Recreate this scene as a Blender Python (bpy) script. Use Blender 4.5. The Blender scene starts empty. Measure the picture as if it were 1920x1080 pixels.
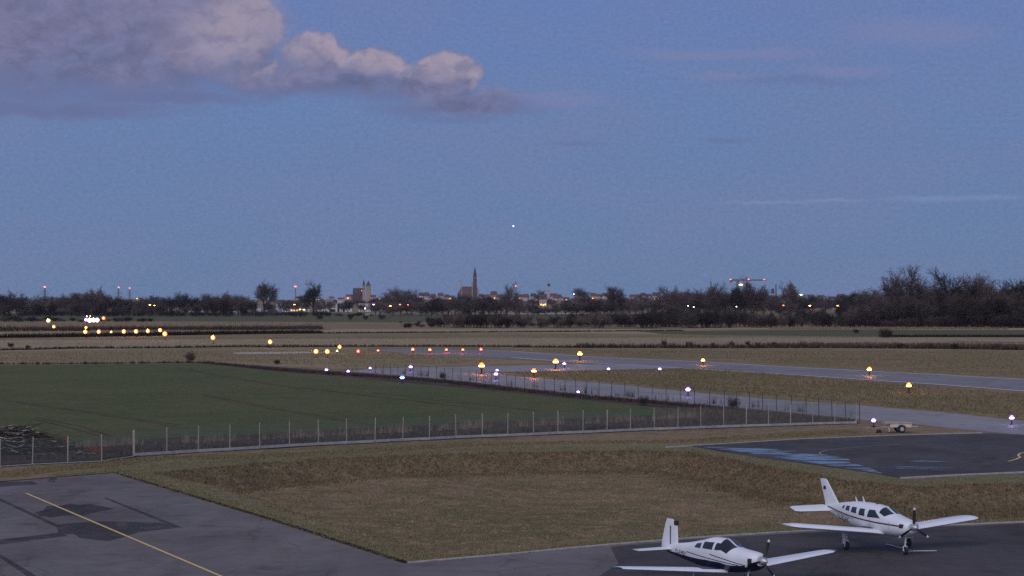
import bpy, bmesh, math, random
import numpy as np
from mathutils import Vector, Matrix

random.seed(7); rng = np.random.default_rng(7)
S = bpy.context.scene
COL = S.collection
PI = math.pi
# ------------------------------------------------------------------ camera geometry
FP = 3500.0; CAMH = 12.0; TH = math.atan(26/FP)
def G(x, y, z=0.0):
    """point of the real scene seen at photo pixel (x, y) standing at height z"""
    v = (540-y)/FP; u = (x-960)/FP
    dx, dy, dz = u, math.cos(TH)-v*math.sin(TH), math.sin(TH)+v*math.cos(TH)
    k = (z-CAMH)/dz
    return Vector((dx*k, dy*k, z))
def AT(x, D, z=0.0):
    return Vector(((x-960)/FP*D, D, z))
def ZY(y, D):
    """height of something at distance D seen at pixel row y"""
    return CAMH-(y-566)*D/FP
def sstep(a, b, x):
    t = np.clip((x-a)/(b-a), 0, 1); return t*t*(3-2*t)
def interp(pts, x):
    return float(np.interp(x, [p[0] for p in pts], [p[1] for p in pts]))

# ------------------------------------------------------------------ materials
MATS = {}
class NB:
    def __init__(s, nt): s.nt = nt
    def n(s, t, **kw):
        nd = s.nt.nodes.new(t)
        for k, v in kw.items():
            if k == 'ins':
                for i, val in v.items():
                    if isinstance(val, bpy.types.NodeSocket): s.nt.links.new(val, nd.inputs[i])
                    else: nd.inputs[i].default_value = val
            else: setattr(nd, k, v)
        return nd
    def math(s, op, a, b=0.0, c=0.0, clamp=False):
        nd = s.n('ShaderNodeMath', operation=op, use_clamp=clamp, ins={0: a, 1: b, 2: c}); return nd.outputs[0]
    def mix(s, f, a, b, blend='MIX'):
        nd = s.n('ShaderNodeMix', data_type='RGBA', blend_type=blend, ins={0: f, 6: a, 7: b}); return nd.outputs[2]
    def noise(s, vec, scale, detail=4, rough=.6, dist=0.0):
        return s.n('ShaderNodeTexNoise', ins={'Vector': vec, 'Scale': scale, 'Detail': detail, 'Roughness': rough, 'Distortion': dist}).outputs[0]
    def maprange(s, v, a, b, c=0.0, d=1.0, kind='SMOOTHSTEP'):
        return s.n('ShaderNodeMapRange', interpolation_type=kind, ins={0: v, 1: a, 2: b, 3: c, 4: d}).outputs[0]
def c4(c): return (c[0], c[1], c[2], 1.0)
def newmat(name):
    m = bpy.data.materials.new(name); m.use_nodes = True
    nt = m.node_tree; b = nt.nodes['Principled BSDF']; MATS[name] = m
    return m, NB(nt), b
def obj_co(N):
    return N.n('ShaderNodeNewGeometry').outputs['Position']
def basic(name, col, rough=.6, metal=0.0, var=.18, scale=3.0, spec=.5, bump=0.0):
    m, N, b = newmat(name)
    co = N.n('ShaderNodeTexCoord').outputs['Object']
    f = N.noise(co, scale, 5, .6)
    k = N.maprange(f, .3, .7, 1-var, 1+var, 'LINEAR')
    h = N.n('ShaderNodeHueSaturation', ins={'Value': k, 'Color': c4(col)})
    N.nt.links.new(h.outputs[0], b.inputs['Base Color'])
    b.inputs['Roughness'].default_value = rough; b.inputs['Metallic'].default_value = metal
    b.inputs['Specular IOR Level'].default_value = spec
    if bump:
        bp = N.n('ShaderNodeBump', ins={'Strength': bump, 'Height': f, 'Distance': .05})
        N.nt.links.new(bp.outputs[0], b.inputs['Normal'])
    return m
def emis(name, col, s):
    m, N, b = newmat(name)
    b.inputs['Base Color'].default_value = c4(col)
    b.inputs['Emission Color'].default_value = c4(col); b.inputs['Emission Strength'].default_value = s
    return m
def asphalt(name, col, rough=.55, spec=.5, wet=.0, blot=.5):
    m, N, b = newmat(name)
    co = obj_co(N)
    sc = N.n('ShaderNodeVectorMath', operation='MULTIPLY', ins={0: co, 1: (1, .55, 1)}).outputs[0]
    big = N.noise(sc, .16, 5, .62, .4); mid = N.noise(co, .9, 5, .7); fine = N.noise(co, 14, 3, .7)
    v = N.math('ADD', N.maprange(big, .3, .7, 1-blot*.5, 1+blot*.5, 'LINEAR'), N.maprange(mid, .3, .7, -.16, .16, 'LINEAR'))
    v = N.math('ADD', v, N.maprange(fine, .2, .8, -.28, .28, 'LINEAR'))
    wv = N.n('ShaderNodeVectorMath', operation='MULTIPLY_ADD', ins={0: N.n('ShaderNodeTexNoise', ins={'Vector': co, 'Scale': .5, 'Detail': 5}).outputs[1], 1: (2.2, 2.2, 0), 2: co}).outputs[0]
    vo = N.n('ShaderNodeTexVoronoi', feature='DISTANCE_TO_EDGE', ins={'Vector': wv, 'Scale': .14}).outputs['Distance']
    v = N.math('MULTIPLY', v, N.maprange(vo, .003, .012, .78, 1.0))
    oil = N.n('ShaderNodeTexVoronoi', ins={'Vector': wv, 'Scale': .33}).outputs['Distance']
    v = N.math('MULTIPLY', v, N.maprange(oil, .05, .32, .72, 1.0))
    h = N.n('ShaderNodeHueSaturation', ins={'Value': v, 'Color': c4(col)})
    N.nt.links.new(h.outputs[0], b.inputs['Base Color'])
    r = N.maprange(N.noise(sc, .23, 5, .6, .5), .38, .66, rough-wet, rough+.12)
    N.nt.links.new(r, b.inputs['Roughness']); b.inputs['Specular IOR Level'].default_value = spec
    bp = N.n('ShaderNodeBump', ins={'Strength': .35 if 'apron' in name or 'patch' in name or 'new' in name else .0, 'Height': fine, 'Distance': .01}); N.nt.links.new(bp.outputs[0], b.inputs['Normal'])
    return m
def patchy(name, col):
    m = asphalt(name, col, .8, .2, .08, .3); N = NB(m.node_tree); b = m.node_tree.nodes['Principled BSDF']
    nz = N.noise(obj_co(N), .7, 3, .6, .6); N.nt.links.new(N.maprange(nz, .36, .56, .30, .85), b.inputs['Alpha']); return m
def grassy(name, cols, scales=(.035, .25, 1.6), bias=.5, attr=None, attrcol=None, stretch=(1, 1, 1)):
    """three tones of turf broken up at three sizes"""
    m, N, b = newmat(name)
    co = N.n('ShaderNodeVectorMath', operation='MULTIPLY', ins={0: obj_co(N), 1: stretch}).outputs[0]
    n1 = N.noise(co, scales[0], 5, .62, .6); n2 = N.noise(co, scales[1], 6, .7, .3); n3 = N.noise(co, scales[2], 5, .75)
    f1 = N.maprange(N.math('ADD', N.math('MULTIPLY', n1, .45), N.math('MULTIPLY', n2, .55)), .43, .57)
    c = N.mix(f1, c4(cols[0]), c4(cols[1]))
    c = N.mix(N.maprange(n3, .46, .68), c, c4(cols[2]))
    if attr:
        at = N.n('ShaderNodeAttribute', attribute_name=attr).outputs[0]
        sp = N.n('ShaderNodeSeparateColor', ins={0: at})
        wc = N.mix(N.maprange(n3, .35, .65), c4(attrcol[0]), c4(attrcol[1]))
        w = N.math('MULTIPLY', sp.outputs[0], N.maprange(n2, .3, .55, .35, 1.0))
        c = N.mix(w, c, wc)
        gc = N.mix(N.maprange(n3, .35, .65), c4(attrcol[2]), c4(attrcol[3]))
        c = N.mix(N.math('MULTIPLY', sp.outputs[1], N.maprange(n2, .35, .6, .4, 1.0)), c, gc)
    fine = N.noise(co, scales[2]*4.5, 4, .8)
    k = N.maprange(fine, .3, .72, .6, 1.4, 'LINEAR')
    h = N.n('ShaderNodeHueSaturation', ins={'Value': k, 'Color': c})
    N.nt.links.new(h.outputs[0], b.inputs['Base Color'])
    b.inputs['Roughness'].default_value = .95; b.inputs['Specular IOR Level'].default_value = .12
    bp = N.n('ShaderNodeBump', ins={'Strength': .8, 'Height': N.math('ADD', n3, fine), 'Distance': .15}); N.nt.links.new(bp.outputs[0], b.inputs['Normal'])
    return m
def blademat(name):
    m, N, b = newmat(name)
    at = N.n('ShaderNodeAttribute', attribute_name='tone').outputs[0]
    N.nt.links.new(at, b.inputs['Base Color']); b.inputs['Roughness'].default_value = .9
    b.inputs['Specular IOR Level'].default_value = .15
    return m

TAN = (.30, .225, .14); OLIVE = (.135, .122, .055); BROWN = (.115, .09, .05); GREEN = (.055, .085, .035)
grassy('turf', (OLIVE, (.23, .17, .105), (.29, .215, .13)), (.05, .38, 1.1), attr='zone', attrcol=(BROWN, (.195, .148, .09), (.135, .145, .07), (.2, .19, .105)))
grassy('meadow', ((.215, .18, .095), (.28, .21, .13), (.17, .15, .08)), (.02, .12, .7), stretch=(.35, 1, 1))
grassy('tan_meadow', ((.26, .215, .125), (.33, .255, .165), (.20, .17, .095)), (.012, .06, .5), stretch=(.3, 1, 1))
grassy('crop', ((.064, .094, .034), (.10, .108, .046), (.145, .115, .06)), (.045, .3, 1.5))
grassy('far_crop', ((.088, .092, .046), (.10, .10, .052), (.075, .08, .042)), (.01, .05, .4))
grassy('dirt', ((.04, .028, .026), (.085, .056, .046), (.15, .11, .09)), (.1, .6, 3.0))
grassy('ditch_soil_and_shadow', ((.018, .015, .013), (.03, .023, .019), (.045, .034, .026)), (.1, .6, 3.0))  # bare ditch soil, also used for the shadow painted below the near fence
grassy('reed_ground', ((.2, .14, .1), (.26, .19, .135), (.13, .095, .07)), (.02, .2, 1.0), stretch=(.4, 1, 1))
asphalt('apron_asphalt', (.130, .116, .112), .8, .22, .14, .5)
patchy('patch_asphalt', (.058, .052, .055))
asphalt('new_asphalt', (.066, .060, .062), .82, .12, .14, .5)
asphalt('taxi_asphalt', (.225, .21, .21), .66, .34, .14, .3)
asphalt('runway_asphalt', (.17, .155, .155), .66, .34, .16, .35)
basic('concrete', (.34, .33, .33), .85, var=.25, scale=2.0)
basic('white_line', (.5, .5, .5), .7, var=.2, scale=1)
basic('yellow_line', (.62, .43, .16), .6, var=.2, scale=4)
basic('faint_yellow', (.26, .20, .11), .6, var=.3, scale=3)
basic('pale_track', (.42, .38, .33), .8, var=.15, scale=.2)
basic('post_metal', (.40, .355, .33), .5, var=.15, scale=3)
basic('dark_post', (.05, .055, .06), .6, var=.2)
basic('bark', (.05, .038, .033), .95, var=.3, scale=1, spec=.1)
basic('twigs', (.078, .060, .058), .95, var=.3, scale=.4, spec=.1)
basic('twigs_dark', (.040, .032, .031), .95, var=.3, scale=.4, spec=.1)
basic('twigs_pale', (.13, .098, .092), .95, var=.3, scale=.4, spec=.1)
basic('evergreen', (.024, .033, .022), .95, var=.3, scale=.6, spec=.1)
basic('white_paint', (.72, .75, .80), .28, var=.04, scale=1.5)
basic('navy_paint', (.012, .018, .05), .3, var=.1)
basic('maroon_paint', (.07, .022, .03), .4, var=.1)
basic('black_rubber', (.015, .015, .016), .8, var=.2)
basic('dark_metal', (.03, .03, .034), .4, .6, .2)
basic('light_metal', (.5, .5, .52), .35, .6, .15)
basic('glass_dark', (.010, .013, .017), .07, var=.1, spec=.8)
basic('cabin_dark', (.02, .02, .02), .8)
basic('beige_paint', (.62, .52, .46), .5, var=.1)
basic('tarp', (.36, .33, .24), .7, var=.2)
basic('pale_wall', (.55, .52, .55), .8, var=.12, scale=.2)
basic('rose_wall', (.46, .33, .33), .8, var=.12, scale=.2)
basic('brick_tower', (.085, .05, .045), .9, var=.15, scale=.3)
basic('brick_pale', (.32, .25, .22), .9, var=.15, scale=.3)
basic('slate', (.022, .022, .03), .6, var=.2, scale=.3)
basic('red_roof', (.10, .052, .046), .85, var=.2, scale=.2)
basic('dark_roof', (.055, .04, .042), .85, var=.2, scale=.2)
basic('shed_roof', (.36, .37, .42), .6, var=.1, scale=.1)
basic('window_dark', (.02, .02, .028), .3)
basic('steel_far', (.10, .08, .085), .7, var=.1)
basic('rust_leaves', (.20, .07, .035), .9, var=.3)
blademat('blades')
E_OR = emis('lamp_orange', (1.0, .20, .008), 2.2); E_AM = emis('lamp_amber', (1.0, .30, .025), 2.1)
E_RD = emis('lamp_red', (1.0, .06, .03), 3.4); E_RO = emis('lamp_redorange', (1.0, .15, .03), 3.0)
E_VI = emis('lamp_violet', (.42, .18, 1.0), 3.0); E_BL = emis('lamp_blue', (.03, .10, 1.0), 3.5)
E_WH = emis('lamp_white', (1.0, .88, .68), 7); E_GR = emis('lamp_green', (.55, .80, .10), 2.0)
E_YE = emis('lamp_yellow', (1.0, .55, .04), 2.5); E_PK = emis('lamp_pink', (1.0, .12, .14), 4)
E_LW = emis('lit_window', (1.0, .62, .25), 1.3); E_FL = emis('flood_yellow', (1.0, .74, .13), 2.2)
E_ST = emis('planet_glow', (.95, .95, 1.0), 2.2)
emis('core_warm', (1.0, .66, .22), 18); emis('core_red', (1.0, .26, .16), 6); emis('core_white', (1.0, .88, .7), 20); emis('core_cool', (.92, .88, 1.0), 13)
CORE = {'lamp_orange': 'core_warm', 'lamp_amber': 'core_warm', 'lamp_yellow': 'core_warm', 'lamp_white': 'core_white', 'lamp_green': 'core_warm', 'lit_window': 'core_warm',
        'lamp_red': 'core_red', 'lamp_redorange': 'core_red', 'lamp_pink': 'core_red', 'lamp_violet': 'core_cool', 'lamp_blue': 'core_cool'}

# fence mesh: real grid of thin wires drawn as an opacity pattern
m, N, b = newmat('fence_mesh')
b.inputs['Base Color'].default_value = (.115, .155, .135, 1); b.inputs['Roughness'].default_value = .6
tr = N.n('ShaderNodeBsdfTransparent')
mx = N.n('ShaderNodeMixShader', ins={0: .24, 1: tr.outputs[0], 2: b.outputs[0]})
N.nt.links.new(mx.outputs[0], N.nt.nodes['Material Output'].inputs['Surface'])
m2 = m.copy(); m2.name = 'thin_mesh'; MATS['thin_mesh'] = m2; [n for n in m2.node_tree.nodes if n.type == 'MIX_SHADER'][0].inputs[0].default_value = .07
# puddle
for pn, lo, hi in (('puddle_water', .43, .55), ('thin_puddle', .46, .66)):
  m, N, b = newmat(pn)
  b.inputs['Base Color'].default_value = (.03, .04, .05, 1); b.inputs['Roughness'].default_value = .05
  b.inputs['IOR'].default_value = 2.0; b.inputs['Specular IOR Level'].default_value = 1.0
  nz = N.noise(N.n('ShaderNodeVectorMath', operation='MULTIPLY', ins={0: obj_co(N), 1: (.35, .9, 1)}).outputs[0], .8, 5, .6, .5)
  N.nt.links.new(N.maprange(nz, lo, hi), b.inputs['Alpha'])

# ------------------------------------------------------------------ object helpers
def tag(o, label=None, cat=None, group=None, kind=None):
    if label: o['label'] = label
    if cat: o['category'] = cat
    if group: o['group'] = group
    if kind: o['kind'] = kind
    return o
def empty(name, loc, rz=0.0, label=None, cat=None, group=None):
    o = bpy.data.objects.new(name, None); COL.objects.link(o)
    o.location = loc; o.rotation_euler = (0, 0, rz); o.empty_display_size = .3
    return tag(o, label, cat, group)
class MB:
    def __init__(s): s.v = []; s.f = []
    def add(s, vs, fs):
        k = len(s.v); s.v += [tuple(v) for v in vs]; s.f += [tuple(i+k for i in f) for f in fs]; return s
    def box(s, x0, x1, y0, y1, z0, z1):
        return s.add([(x0,y0,z0),(x1,y0,z0),(x1,y1,z0),(x0,y1,z0),(x0,y0,z1),(x1,y0,z1),(x1,y1,z1),(x0,y1,z1)],
            [(3,2,1,0),(4,5,6,7),(0,1,5,4),(1,2,6,5),(2,3,7,6),(3,0,4,7)])
    def tube(s, a, b, r0, r1=None, n=8, cap=True):
        a = Vector(a); b = Vector(b); r1 = r0 if r1 is None else r1
        d = (b-a).normalized(); u = d.orthogonal().normalized(); w = d.cross(u); vs = []
        for p, r in ((a, r0), (b, r1)):
            for i in range(n):
                t = 2*PI*i/n; vs.append(p+(u*math.cos(t)+w*math.sin(t))*r)
        fs = [(i, (i+1) % n, n+(i+1) % n, n+i) for i in range(n)]
        if cap: fs += [tuple(range(n-1, -1, -1)), tuple(range(n, 2*n))]
        return s.add(vs, fs)
    def lathe(s, prof, c=(0, 0, 0), n=16, axis='z'):
        vs = []; m = len(prof)
        for r, h in prof:
            for i in range(n):
                t = 2*PI*i/n; p = (r*math.cos(t), r*math.sin(t), h)
                if axis == 'x': p = (h, p[0], p[1])
                if axis == 'y': p = (p[0], h, p[1])
                vs.append((p[0]+c[0], p[1]+c[1], p[2]+c[2]))
        fs = [(j*n+i, j*n+(i+1) % n, (j+1)*n+(i+1) % n, (j+1)*n+i) for j in range(m-1) for i in range(n)]
        fs += [tuple(range(n-1, -1, -1)), tuple(range((m-1)*n, m*n))]
        return s.add(vs, fs)
    def gable(s, w, d, z0, z1, over=.3, c=(0, 0)):
        x0, x1, y0, y1 = c[0]-w/2-over, c[0]+w/2+over, c[1]-d/2-over, c[1]+d/2+over; ym = c[1]
        return s.add([(x0,y0,z0),(x1,y0,z0),(x1,y1,z0),(x0,y1,z0),(x0,ym,z1),(x1,ym,z1)],
            [(3,2,1,0),(0,1,5,4),(2,3,4,5),(0,4,3),(1,2,5)])
    def gable_y(s, w, d, z0, z1, over=.3, c=(0, 0)):
        x0, x1, y0, y1 = c[0]-w/2-over, c[0]+w/2+over, c[1]-d/2-over, c[1]+d/2+over; xm = c[0]
        return s.add([(x0,y0,z0),(x1,y0,z0),(x1,y1,z0),(x0,y1,z0),(xm,y0,z1),(xm,y1,z1)],
            [(3,2,1,0),(0,4,5,3),(1,2,5,4),(0,1,4),(2,3,5)])
    def pyramid(s, w, z0, z1, c=(0, 0), top=0.02):
        h = w/2; t = top/2; x, y = c
        return s.add([(x-h,y-h,z0),(x+h,y-h,z0),(x+h,y+h,z0),(x-h,y+h,z0),(x-t,y-t,z1),(x+t,y-t,z1),(x+t,y+t,z1),(x-t,y+t,z1)],
            [(3,2,1,0),(4,5,6,7),(0,1,5,4),(1,2,6,5),(2,3,7,6),(3,0,4,7)])
    def mesh(s, name, mat):
        me = bpy.data.meshes.new(name); me.from_pydata(s.v, [], s.f); me.materials.append(MATS[mat]); me.update(); return me
    def build(s, name, mat, parent=None, smooth=False, loc=None):
        me = s.mesh(name, mat)
        if smooth: me.shade_smooth() if hasattr(me, 'shade_smooth') else None
        return link(name, me, parent, loc)
def link(name, me, parent=None, loc=None):
    o = bpy.data.objects.new(name, me); COL.objects.link(o)
    if parent: o.parent = parent
    if loc is not None: o.location = loc
    return o
KIDS = {}
def copy_tree(o, parent=None):
    c = o.copy(); COL.objects.link(c); c.parent = parent
    for ch in [x for x in o.children]: copy_tree(ch, c)
    return c
def area(name, pts, z, mat, thick=.25, kind='structure', dz=None):
    """flat paved or planted area outlined on the ground"""
    bm = bmesh.new()
    vs = [bm.verts.new((p[0], p[1], z)) for p in pts]
    f = bm.faces.new(vs)
    if f.normal.z < 0: f.normal_flip()
    bmesh.ops.recalc_face_normals(bm, faces=bm.faces)
    bm.normal_update()
    if f.normal.z < 0: f.normal_flip()
    if thick:
        r = bmesh.ops.extrude_face_region(bm, geom=[f])
        low = [e for e in r['geom'] if isinstance(e, bmesh.types.BMVert)]
        # the extruded copy becomes the lower face
        for v in low: v.co.z -= thick
        for e in r['geom']:
            if isinstance(e, bmesh.types.BMFace): e.normal_flip()
        bmesh.ops.recalc_face_normals(bm, faces=bm.faces)
    bmesh.ops.triangulate(bm, faces=bm.faces)
    me = bpy.data.meshes.new(name); bm.to_mesh(me); bm.free(); me.materials.append(MATS[mat])
    o = link(name, me); return tag(o, kind=kind)
def px(*pts, z=0.0): return [G(x, y, z) for x, y in pts]
def ribbon(name, pts, width, z, mat, kind='structure', thick=0.0, parent=None):
    pts = [Vector((p[0], p[1], 0)) for p in pts]; L = []; R = []
    for i, p in enumerate(pts):
        d = (pts[min(i+1, len(pts)-1)]-pts[max(i-1, 0)]).normalized(); n = Vector((-d.y, d.x, 0))
        L.append(p+n*width/2); R.append(p-n*width/2)
    m = MB(); k = len(pts)
    if thick:
        vs = [(q.x, q.y, z) for q in L]+[(q.x, q.y, z) for q in R]+[(q.x, q.y, z-thick) for q in L]+[(q.x, q.y, z-thick) for q in R]
        fs = []
        for i in range(k-1):
            fs += [(i, k+i, k+i+1, i+1), (i, i+1, 2*k+i+1, 2*k+i), (k+i+1, k+i, 3*k+i, 3*k+i+1)]
        fs += [(0, 2*k, 3*k, k), (k-1, 2*k-1, 4*k-1, 3*k-1)]
    else:
        vs = [(q.x, q.y, z) for q in L]+[(q.x, q.y, z) for q in R]; fs = [(i, k+i, k+i+1, i+1) for i in range(k-1)]
    m.add(vs, fs); o = m.build(name, mat, parent)
    if kind: o['kind'] = kind
    return o
def dense(pts, step):
    out = [Vector(pts[0])]
    for a, b in zip(pts, pts[1:]):
        a = Vector(a); b = Vector(b); n = max(1, int((b-a).length/step))
        out += [a+(b-a)*i/n for i in range(1, n+1)]
    return out

# ------------------------------------------------------------------ terrain
BASIN = px((285,888),(480,868),(700,856),(960,848),(1200,845),(1310,850),(1450,876),(1600,902),(1720,912),(1920,905),(2100,895),(2100,960),
           (1920,972),(1830,974),(1640,978),(1450,984),(1300,994),(1120,1008),(960,1024),(800,1040),(700,1014),(600,978),(450,929),(340,897))
BP = np.array([(p.x, p.y) for p in BASIN])
def sd_poly(P, X, Y):
    d = np.full(X.shape, 1e18); s = np.ones(X.shape); n = len(P); j = n-1
    for i in range(n):
        ex, ey = P[j]-P[i]; wx = X-P[i][0]; wy = Y-P[i][1]
        t = np.clip((wx*ex+wy*ey)/(ex*ex+ey*ey), 0, 1)
        bx = wx-ex*t; by = wy-ey*t; d = np.minimum(d, bx*bx+by*by)
        c1 = Y >= P[i][1]; c2 = Y < P[j][1]; c3 = ex*wy > ey*wx
        allc = (c1 & c2 & c3) | (~c1 & ~c2 & ~c3); s = np.where(allc, -s, s); j = i
    return s*np.sqrt(d)
FARB = BP[:13]
def d_far(X, Y):
    d = np.full(np.shape(X), 1e9)
    for a, b in zip(FARB, FARB[1:]):
        e = b-a; t = np.clip(((X-a[0])*e[0]+(Y-a[1])*e[1])/(e@e), 0, 1); d = np.minimum(d, np.hypot(X-a[0]-t*e[0], Y-a[1]-t*e[1]))
    return d
def wob(X, Y):
    return (np.sin(X*.31+1.3*np.sin(Y*.17))*np.cos(Y*.27+.9*np.sin(X*.13))+.6*np.sin(X*.83+Y*.41+2)*np.cos(Y*.71-X*.2)+.4*np.sin(X*1.9+1.1*np.sin(Y*1.3))*np.sin(Y*1.7+.7))
def terrain(X, Y):
    X = np.asarray(X, float); Y = np.asarray(Y, float)
    h = 17.0*sstep(3000, 4200, Y)
    near = (Y < 270) & (Y > 70)
    sd = np.where(near, sd_poly(BP, X, Y), 50.0)
    ins = np.clip(-sd, 0, None)
    w = wob(X, Y)
    h = h-1.25*sstep(0, 3.6+.5*w, ins)+np.where(ins > 3, .06*w*sstep(3, 6, ins), 0)+np.where(ins > 0, 1, .0)*.03*w
    h = h+np.where(near & (sd > 0), .012*w-.02, -.02*(Y <= 3000))
    return h, sd
def ground():
    ys = [-300, -120, -40, 10, 40, 60]; y = 70.0
    while y < 215: ys.append(y); y += .5
    st = .6
    while y < 16000: ys.append(y); y += st; st *= 1.045
    xs = []; x = 0.0; st = .5
    while x < 9000:
        xs.append(x); x += st
        if x > 60: st *= 1.09
    xs = np.array([-a for a in xs[:0:-1]]+xs); ys = np.array(ys)
    X, Y = np.meshgrid(xs, ys); Z, sd = terrain(X, Y)
    co = np.stack([X, Y, Z], -1).reshape(-1, 3)
    ny, nx = X.shape; idx = np.arange(ny*nx).reshape(ny, nx)
    f = np.stack([idx[:-1, :-1], idx[:-1, 1:], idx[1:, 1:], idx[1:, :-1]], -1).reshape(-1, 4)
    me = bpy.data.meshes.new('ground'); me.vertices.add(len(co)); me.vertices.foreach_set('co', co.ravel())
    me.loops.add(f.size); me.loops.foreach_set('vertex_index', f.ravel().astype(np.int32))
    me.polygons.add(len(f)); me.polygons.foreach_set('loop_start', np.arange(0, f.size, 4, dtype=np.int32)); me.update()
    w = wob(X*.9, Y*.9)
    # brown weeds stand on the far and right bank; a paler green verge runs round the basin
    wid = 5.2+1.3*w+np.clip((X-14)*.22, 0, 4)
    weed = .85*sstep(wid+1, wid-3.4, d_far(X, Y))*sstep(.7, -.3, sd)
    verge = sstep(-.2, .8, sd)*sstep(9, 4, sd)*((Y < 200) & (Y > 70))
    colr = np.stack([weed, verge, np.zeros_like(weed), np.ones_like(weed)], -1).reshape(-1, 4).astype(np.float32)
    at = me.color_attributes.new('zone', 'FLOAT_COLOR', 'POINT'); at.data.foreach_set('color', colr.ravel())
    me.materials.append(MATS['turf']); me.shade_smooth()
    return tag(link('ground', me), kind='structure')
ground()

# ------------------------------------------------------------------ paved and planted areas
APR = px((-220,925),(0,904),(110,895),(215,887),(500,972),(765,1057),(960,1040),(1140,1023),(1300,1010),(1470,999),(1640,991),(1830,984),(1930,979),(2150,970),(2300,1500),(-500,1500))
area('apron', APR, .03, 'apron_asphalt')
area('fresh_apron', px((1145,1027),(1300,1013),(1470,1002),(1640,994),(1830,987),(1930,982),(2140,974),(2290,1495),(1090,1495),(1095,1100),(1160,1058)), .038, 'new_asphalt', 0)
# repair patches in the old apron
for P in (((62,963),(130,945),(210,956),(92,972)), ((88,950),(170,946),(215,955),(160,966),(70,970)), ((105,985),(175,978),(300,981),(340,990),(250,1000),(110,1003)),
          ((0,1013),(110,1000),(128,1006),(30,1018),(0,1022)), ((120,990),(190,982),(262,999),(205,1016),(150,1010)), ((-20,905),(60,903),(72,909),(-20,915)),
          ((195,935),(200,934),(345,991),(328,990)), ((95,896),(108,898),(100,906),(88,902)),
          ((-10,935),(-5,933),(115,988),(106,990)), ((-10,1040),(0,1040),(75,1085),(55,1085))):
    area('asphalt_patch', px(*P), .0345+random.random()*.002, 'patch_asphalt', 0)
ribbon('apron_yellow_line', px((49,926),(412,1081),(520,1128)), .16, .045, 'yellow_line')
ribbon('apron_kerb', dense(px((765,1057),(960,1040),(1140,1023),(1300,1010),(1470,999),(1640,991),(1830,984),(2100,972)), 4), .22, .08, 'concrete', thick=.2)
ribbon('soil_and_shadow_seam', dense(px((-60,911),(0,904),(110,895),(215,887),(500,972),(765,1057)), 3), .42, .036, 'ditch_soil_and_shadow')
# round the far stand on the right
PAD = px((1296,836),(1370,832),(1500,824),(1620,819),(1760,815),(1850,813),(1960,817),(2100,816),(2100,880),(1920,885),(1800,890),(1695,897),(1648,888),(1540,873),(1440,860),(1360,848))
area('helicopter_stand', PAD, .03, 'new_asphalt')
ribbon('stand_kerb', dense(px((1250,839),(1300,836),(1370,832),(1500,824),(1620,819),(1760,814.5),(1840,812)), 4), .3, .07, 'concrete', thick=.2)
ribbon('stand_kerb', dense(px((1690,897),(1800,891),(1920,886),(2080,880)), 4), .3, .07, 'concrete', thick=.2)
for i, P in enumerate((((1312,838),(1360,839),(1400,842.5),(1440,846),(1500,853),(1560,862),(1500,858.5),(1440,853),(1380,847),(1340,842)),
          ((1392,847),(1470,852.5),(1530,859),(1590,867),(1625,876),(1656,889),(1600,882),(1540,871),(1470,860),(1420,853)),
          ((1490,851),(1560,854),(1596,863),(1570,866),(1525,858)), ((1345,840.5),(1430,842),(1500,847),(1460,848.5),(1400,844)),
          ((1640,877),(1700,876),(1790,878),(1840,880),(1760,882),(1690,881)), ((1690,866),(1760,864),(1800,866),(1740,868)))):
    area('puddle', px(*P), .036+.003*i, 'puddle_water' if i < 4 else 'thin_puddle', 0)
for P in (((1840,856),(1700,853),(1600,858)),): pass
ribbon('stand_yellow_line', dense(px((1552,855),(1538,852),(1537,849),(1550,845),(1585,841),(1625,838),(1690,834)), 2), .14, .041, 'faint_yellow')
ribbon('stand_yellow_line', dense(px((1960,846),(1925,848),(1912,851),(1909,855),(1913,858),(1905,862),(1890,866)), 1.5), .18, .041, 'yellow_line')
# taxiway and runway
TAXI = px((650,696),(700,691.5),(780,689),(870,688),(905,686.5),(960,686),(1045,684),(1060,683),(1330,686),(1300,690),(1200,692.5),(1085,696),(960,697.5),(925,697),(915,699),(960,705.5),(1100,717),(1200,726),(1300,736),(1440,749),(1600,760),(1760,773),(1890,787),(1960,794),
          (2050,835),(1920,816),(1800,805),(1700,794),(1600,786),(1440,769.5),(1340,761),(1240,752),(1100,740),(960,725.5),(880,716),(780,706.5),(700,700))
area('taxiway', TAXI, .05, 'taxi_asphalt')
RWY = px((684,655.5),(760,655),(900,656.5),(960,658.5),(1100,668.5),(1215,674),(1330,678.5),(1440,685.5),(1600,694),(1760,702),(1920,711),(2050,719),
         (2050,745),(1920,734.5),(1760,722),(1600,711.5),(1440,700.5),(1335,694.5),(1200,686),(1060,679),(960,671.5),(868,668),(760,662.5))
area('runway', RWY, .056, 'runway_asphalt')
ribbon('runway_edge_line', dense(px((960,671),(1060,678.5),(1200,685.5),(1335,694),(1440,700),(1600,711),(1760,721.5),(1920,734),(2040,743.5)), 8), .8, .066, 'white_line')
ribbon('runway_edge_line', dense(px((900,657),(960,659),(1100,669),(1330,679.5),(1440,686.5),(1600,695),(1760,703),(1920,712)), 8), .7, .066, 'white_line')
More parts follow.
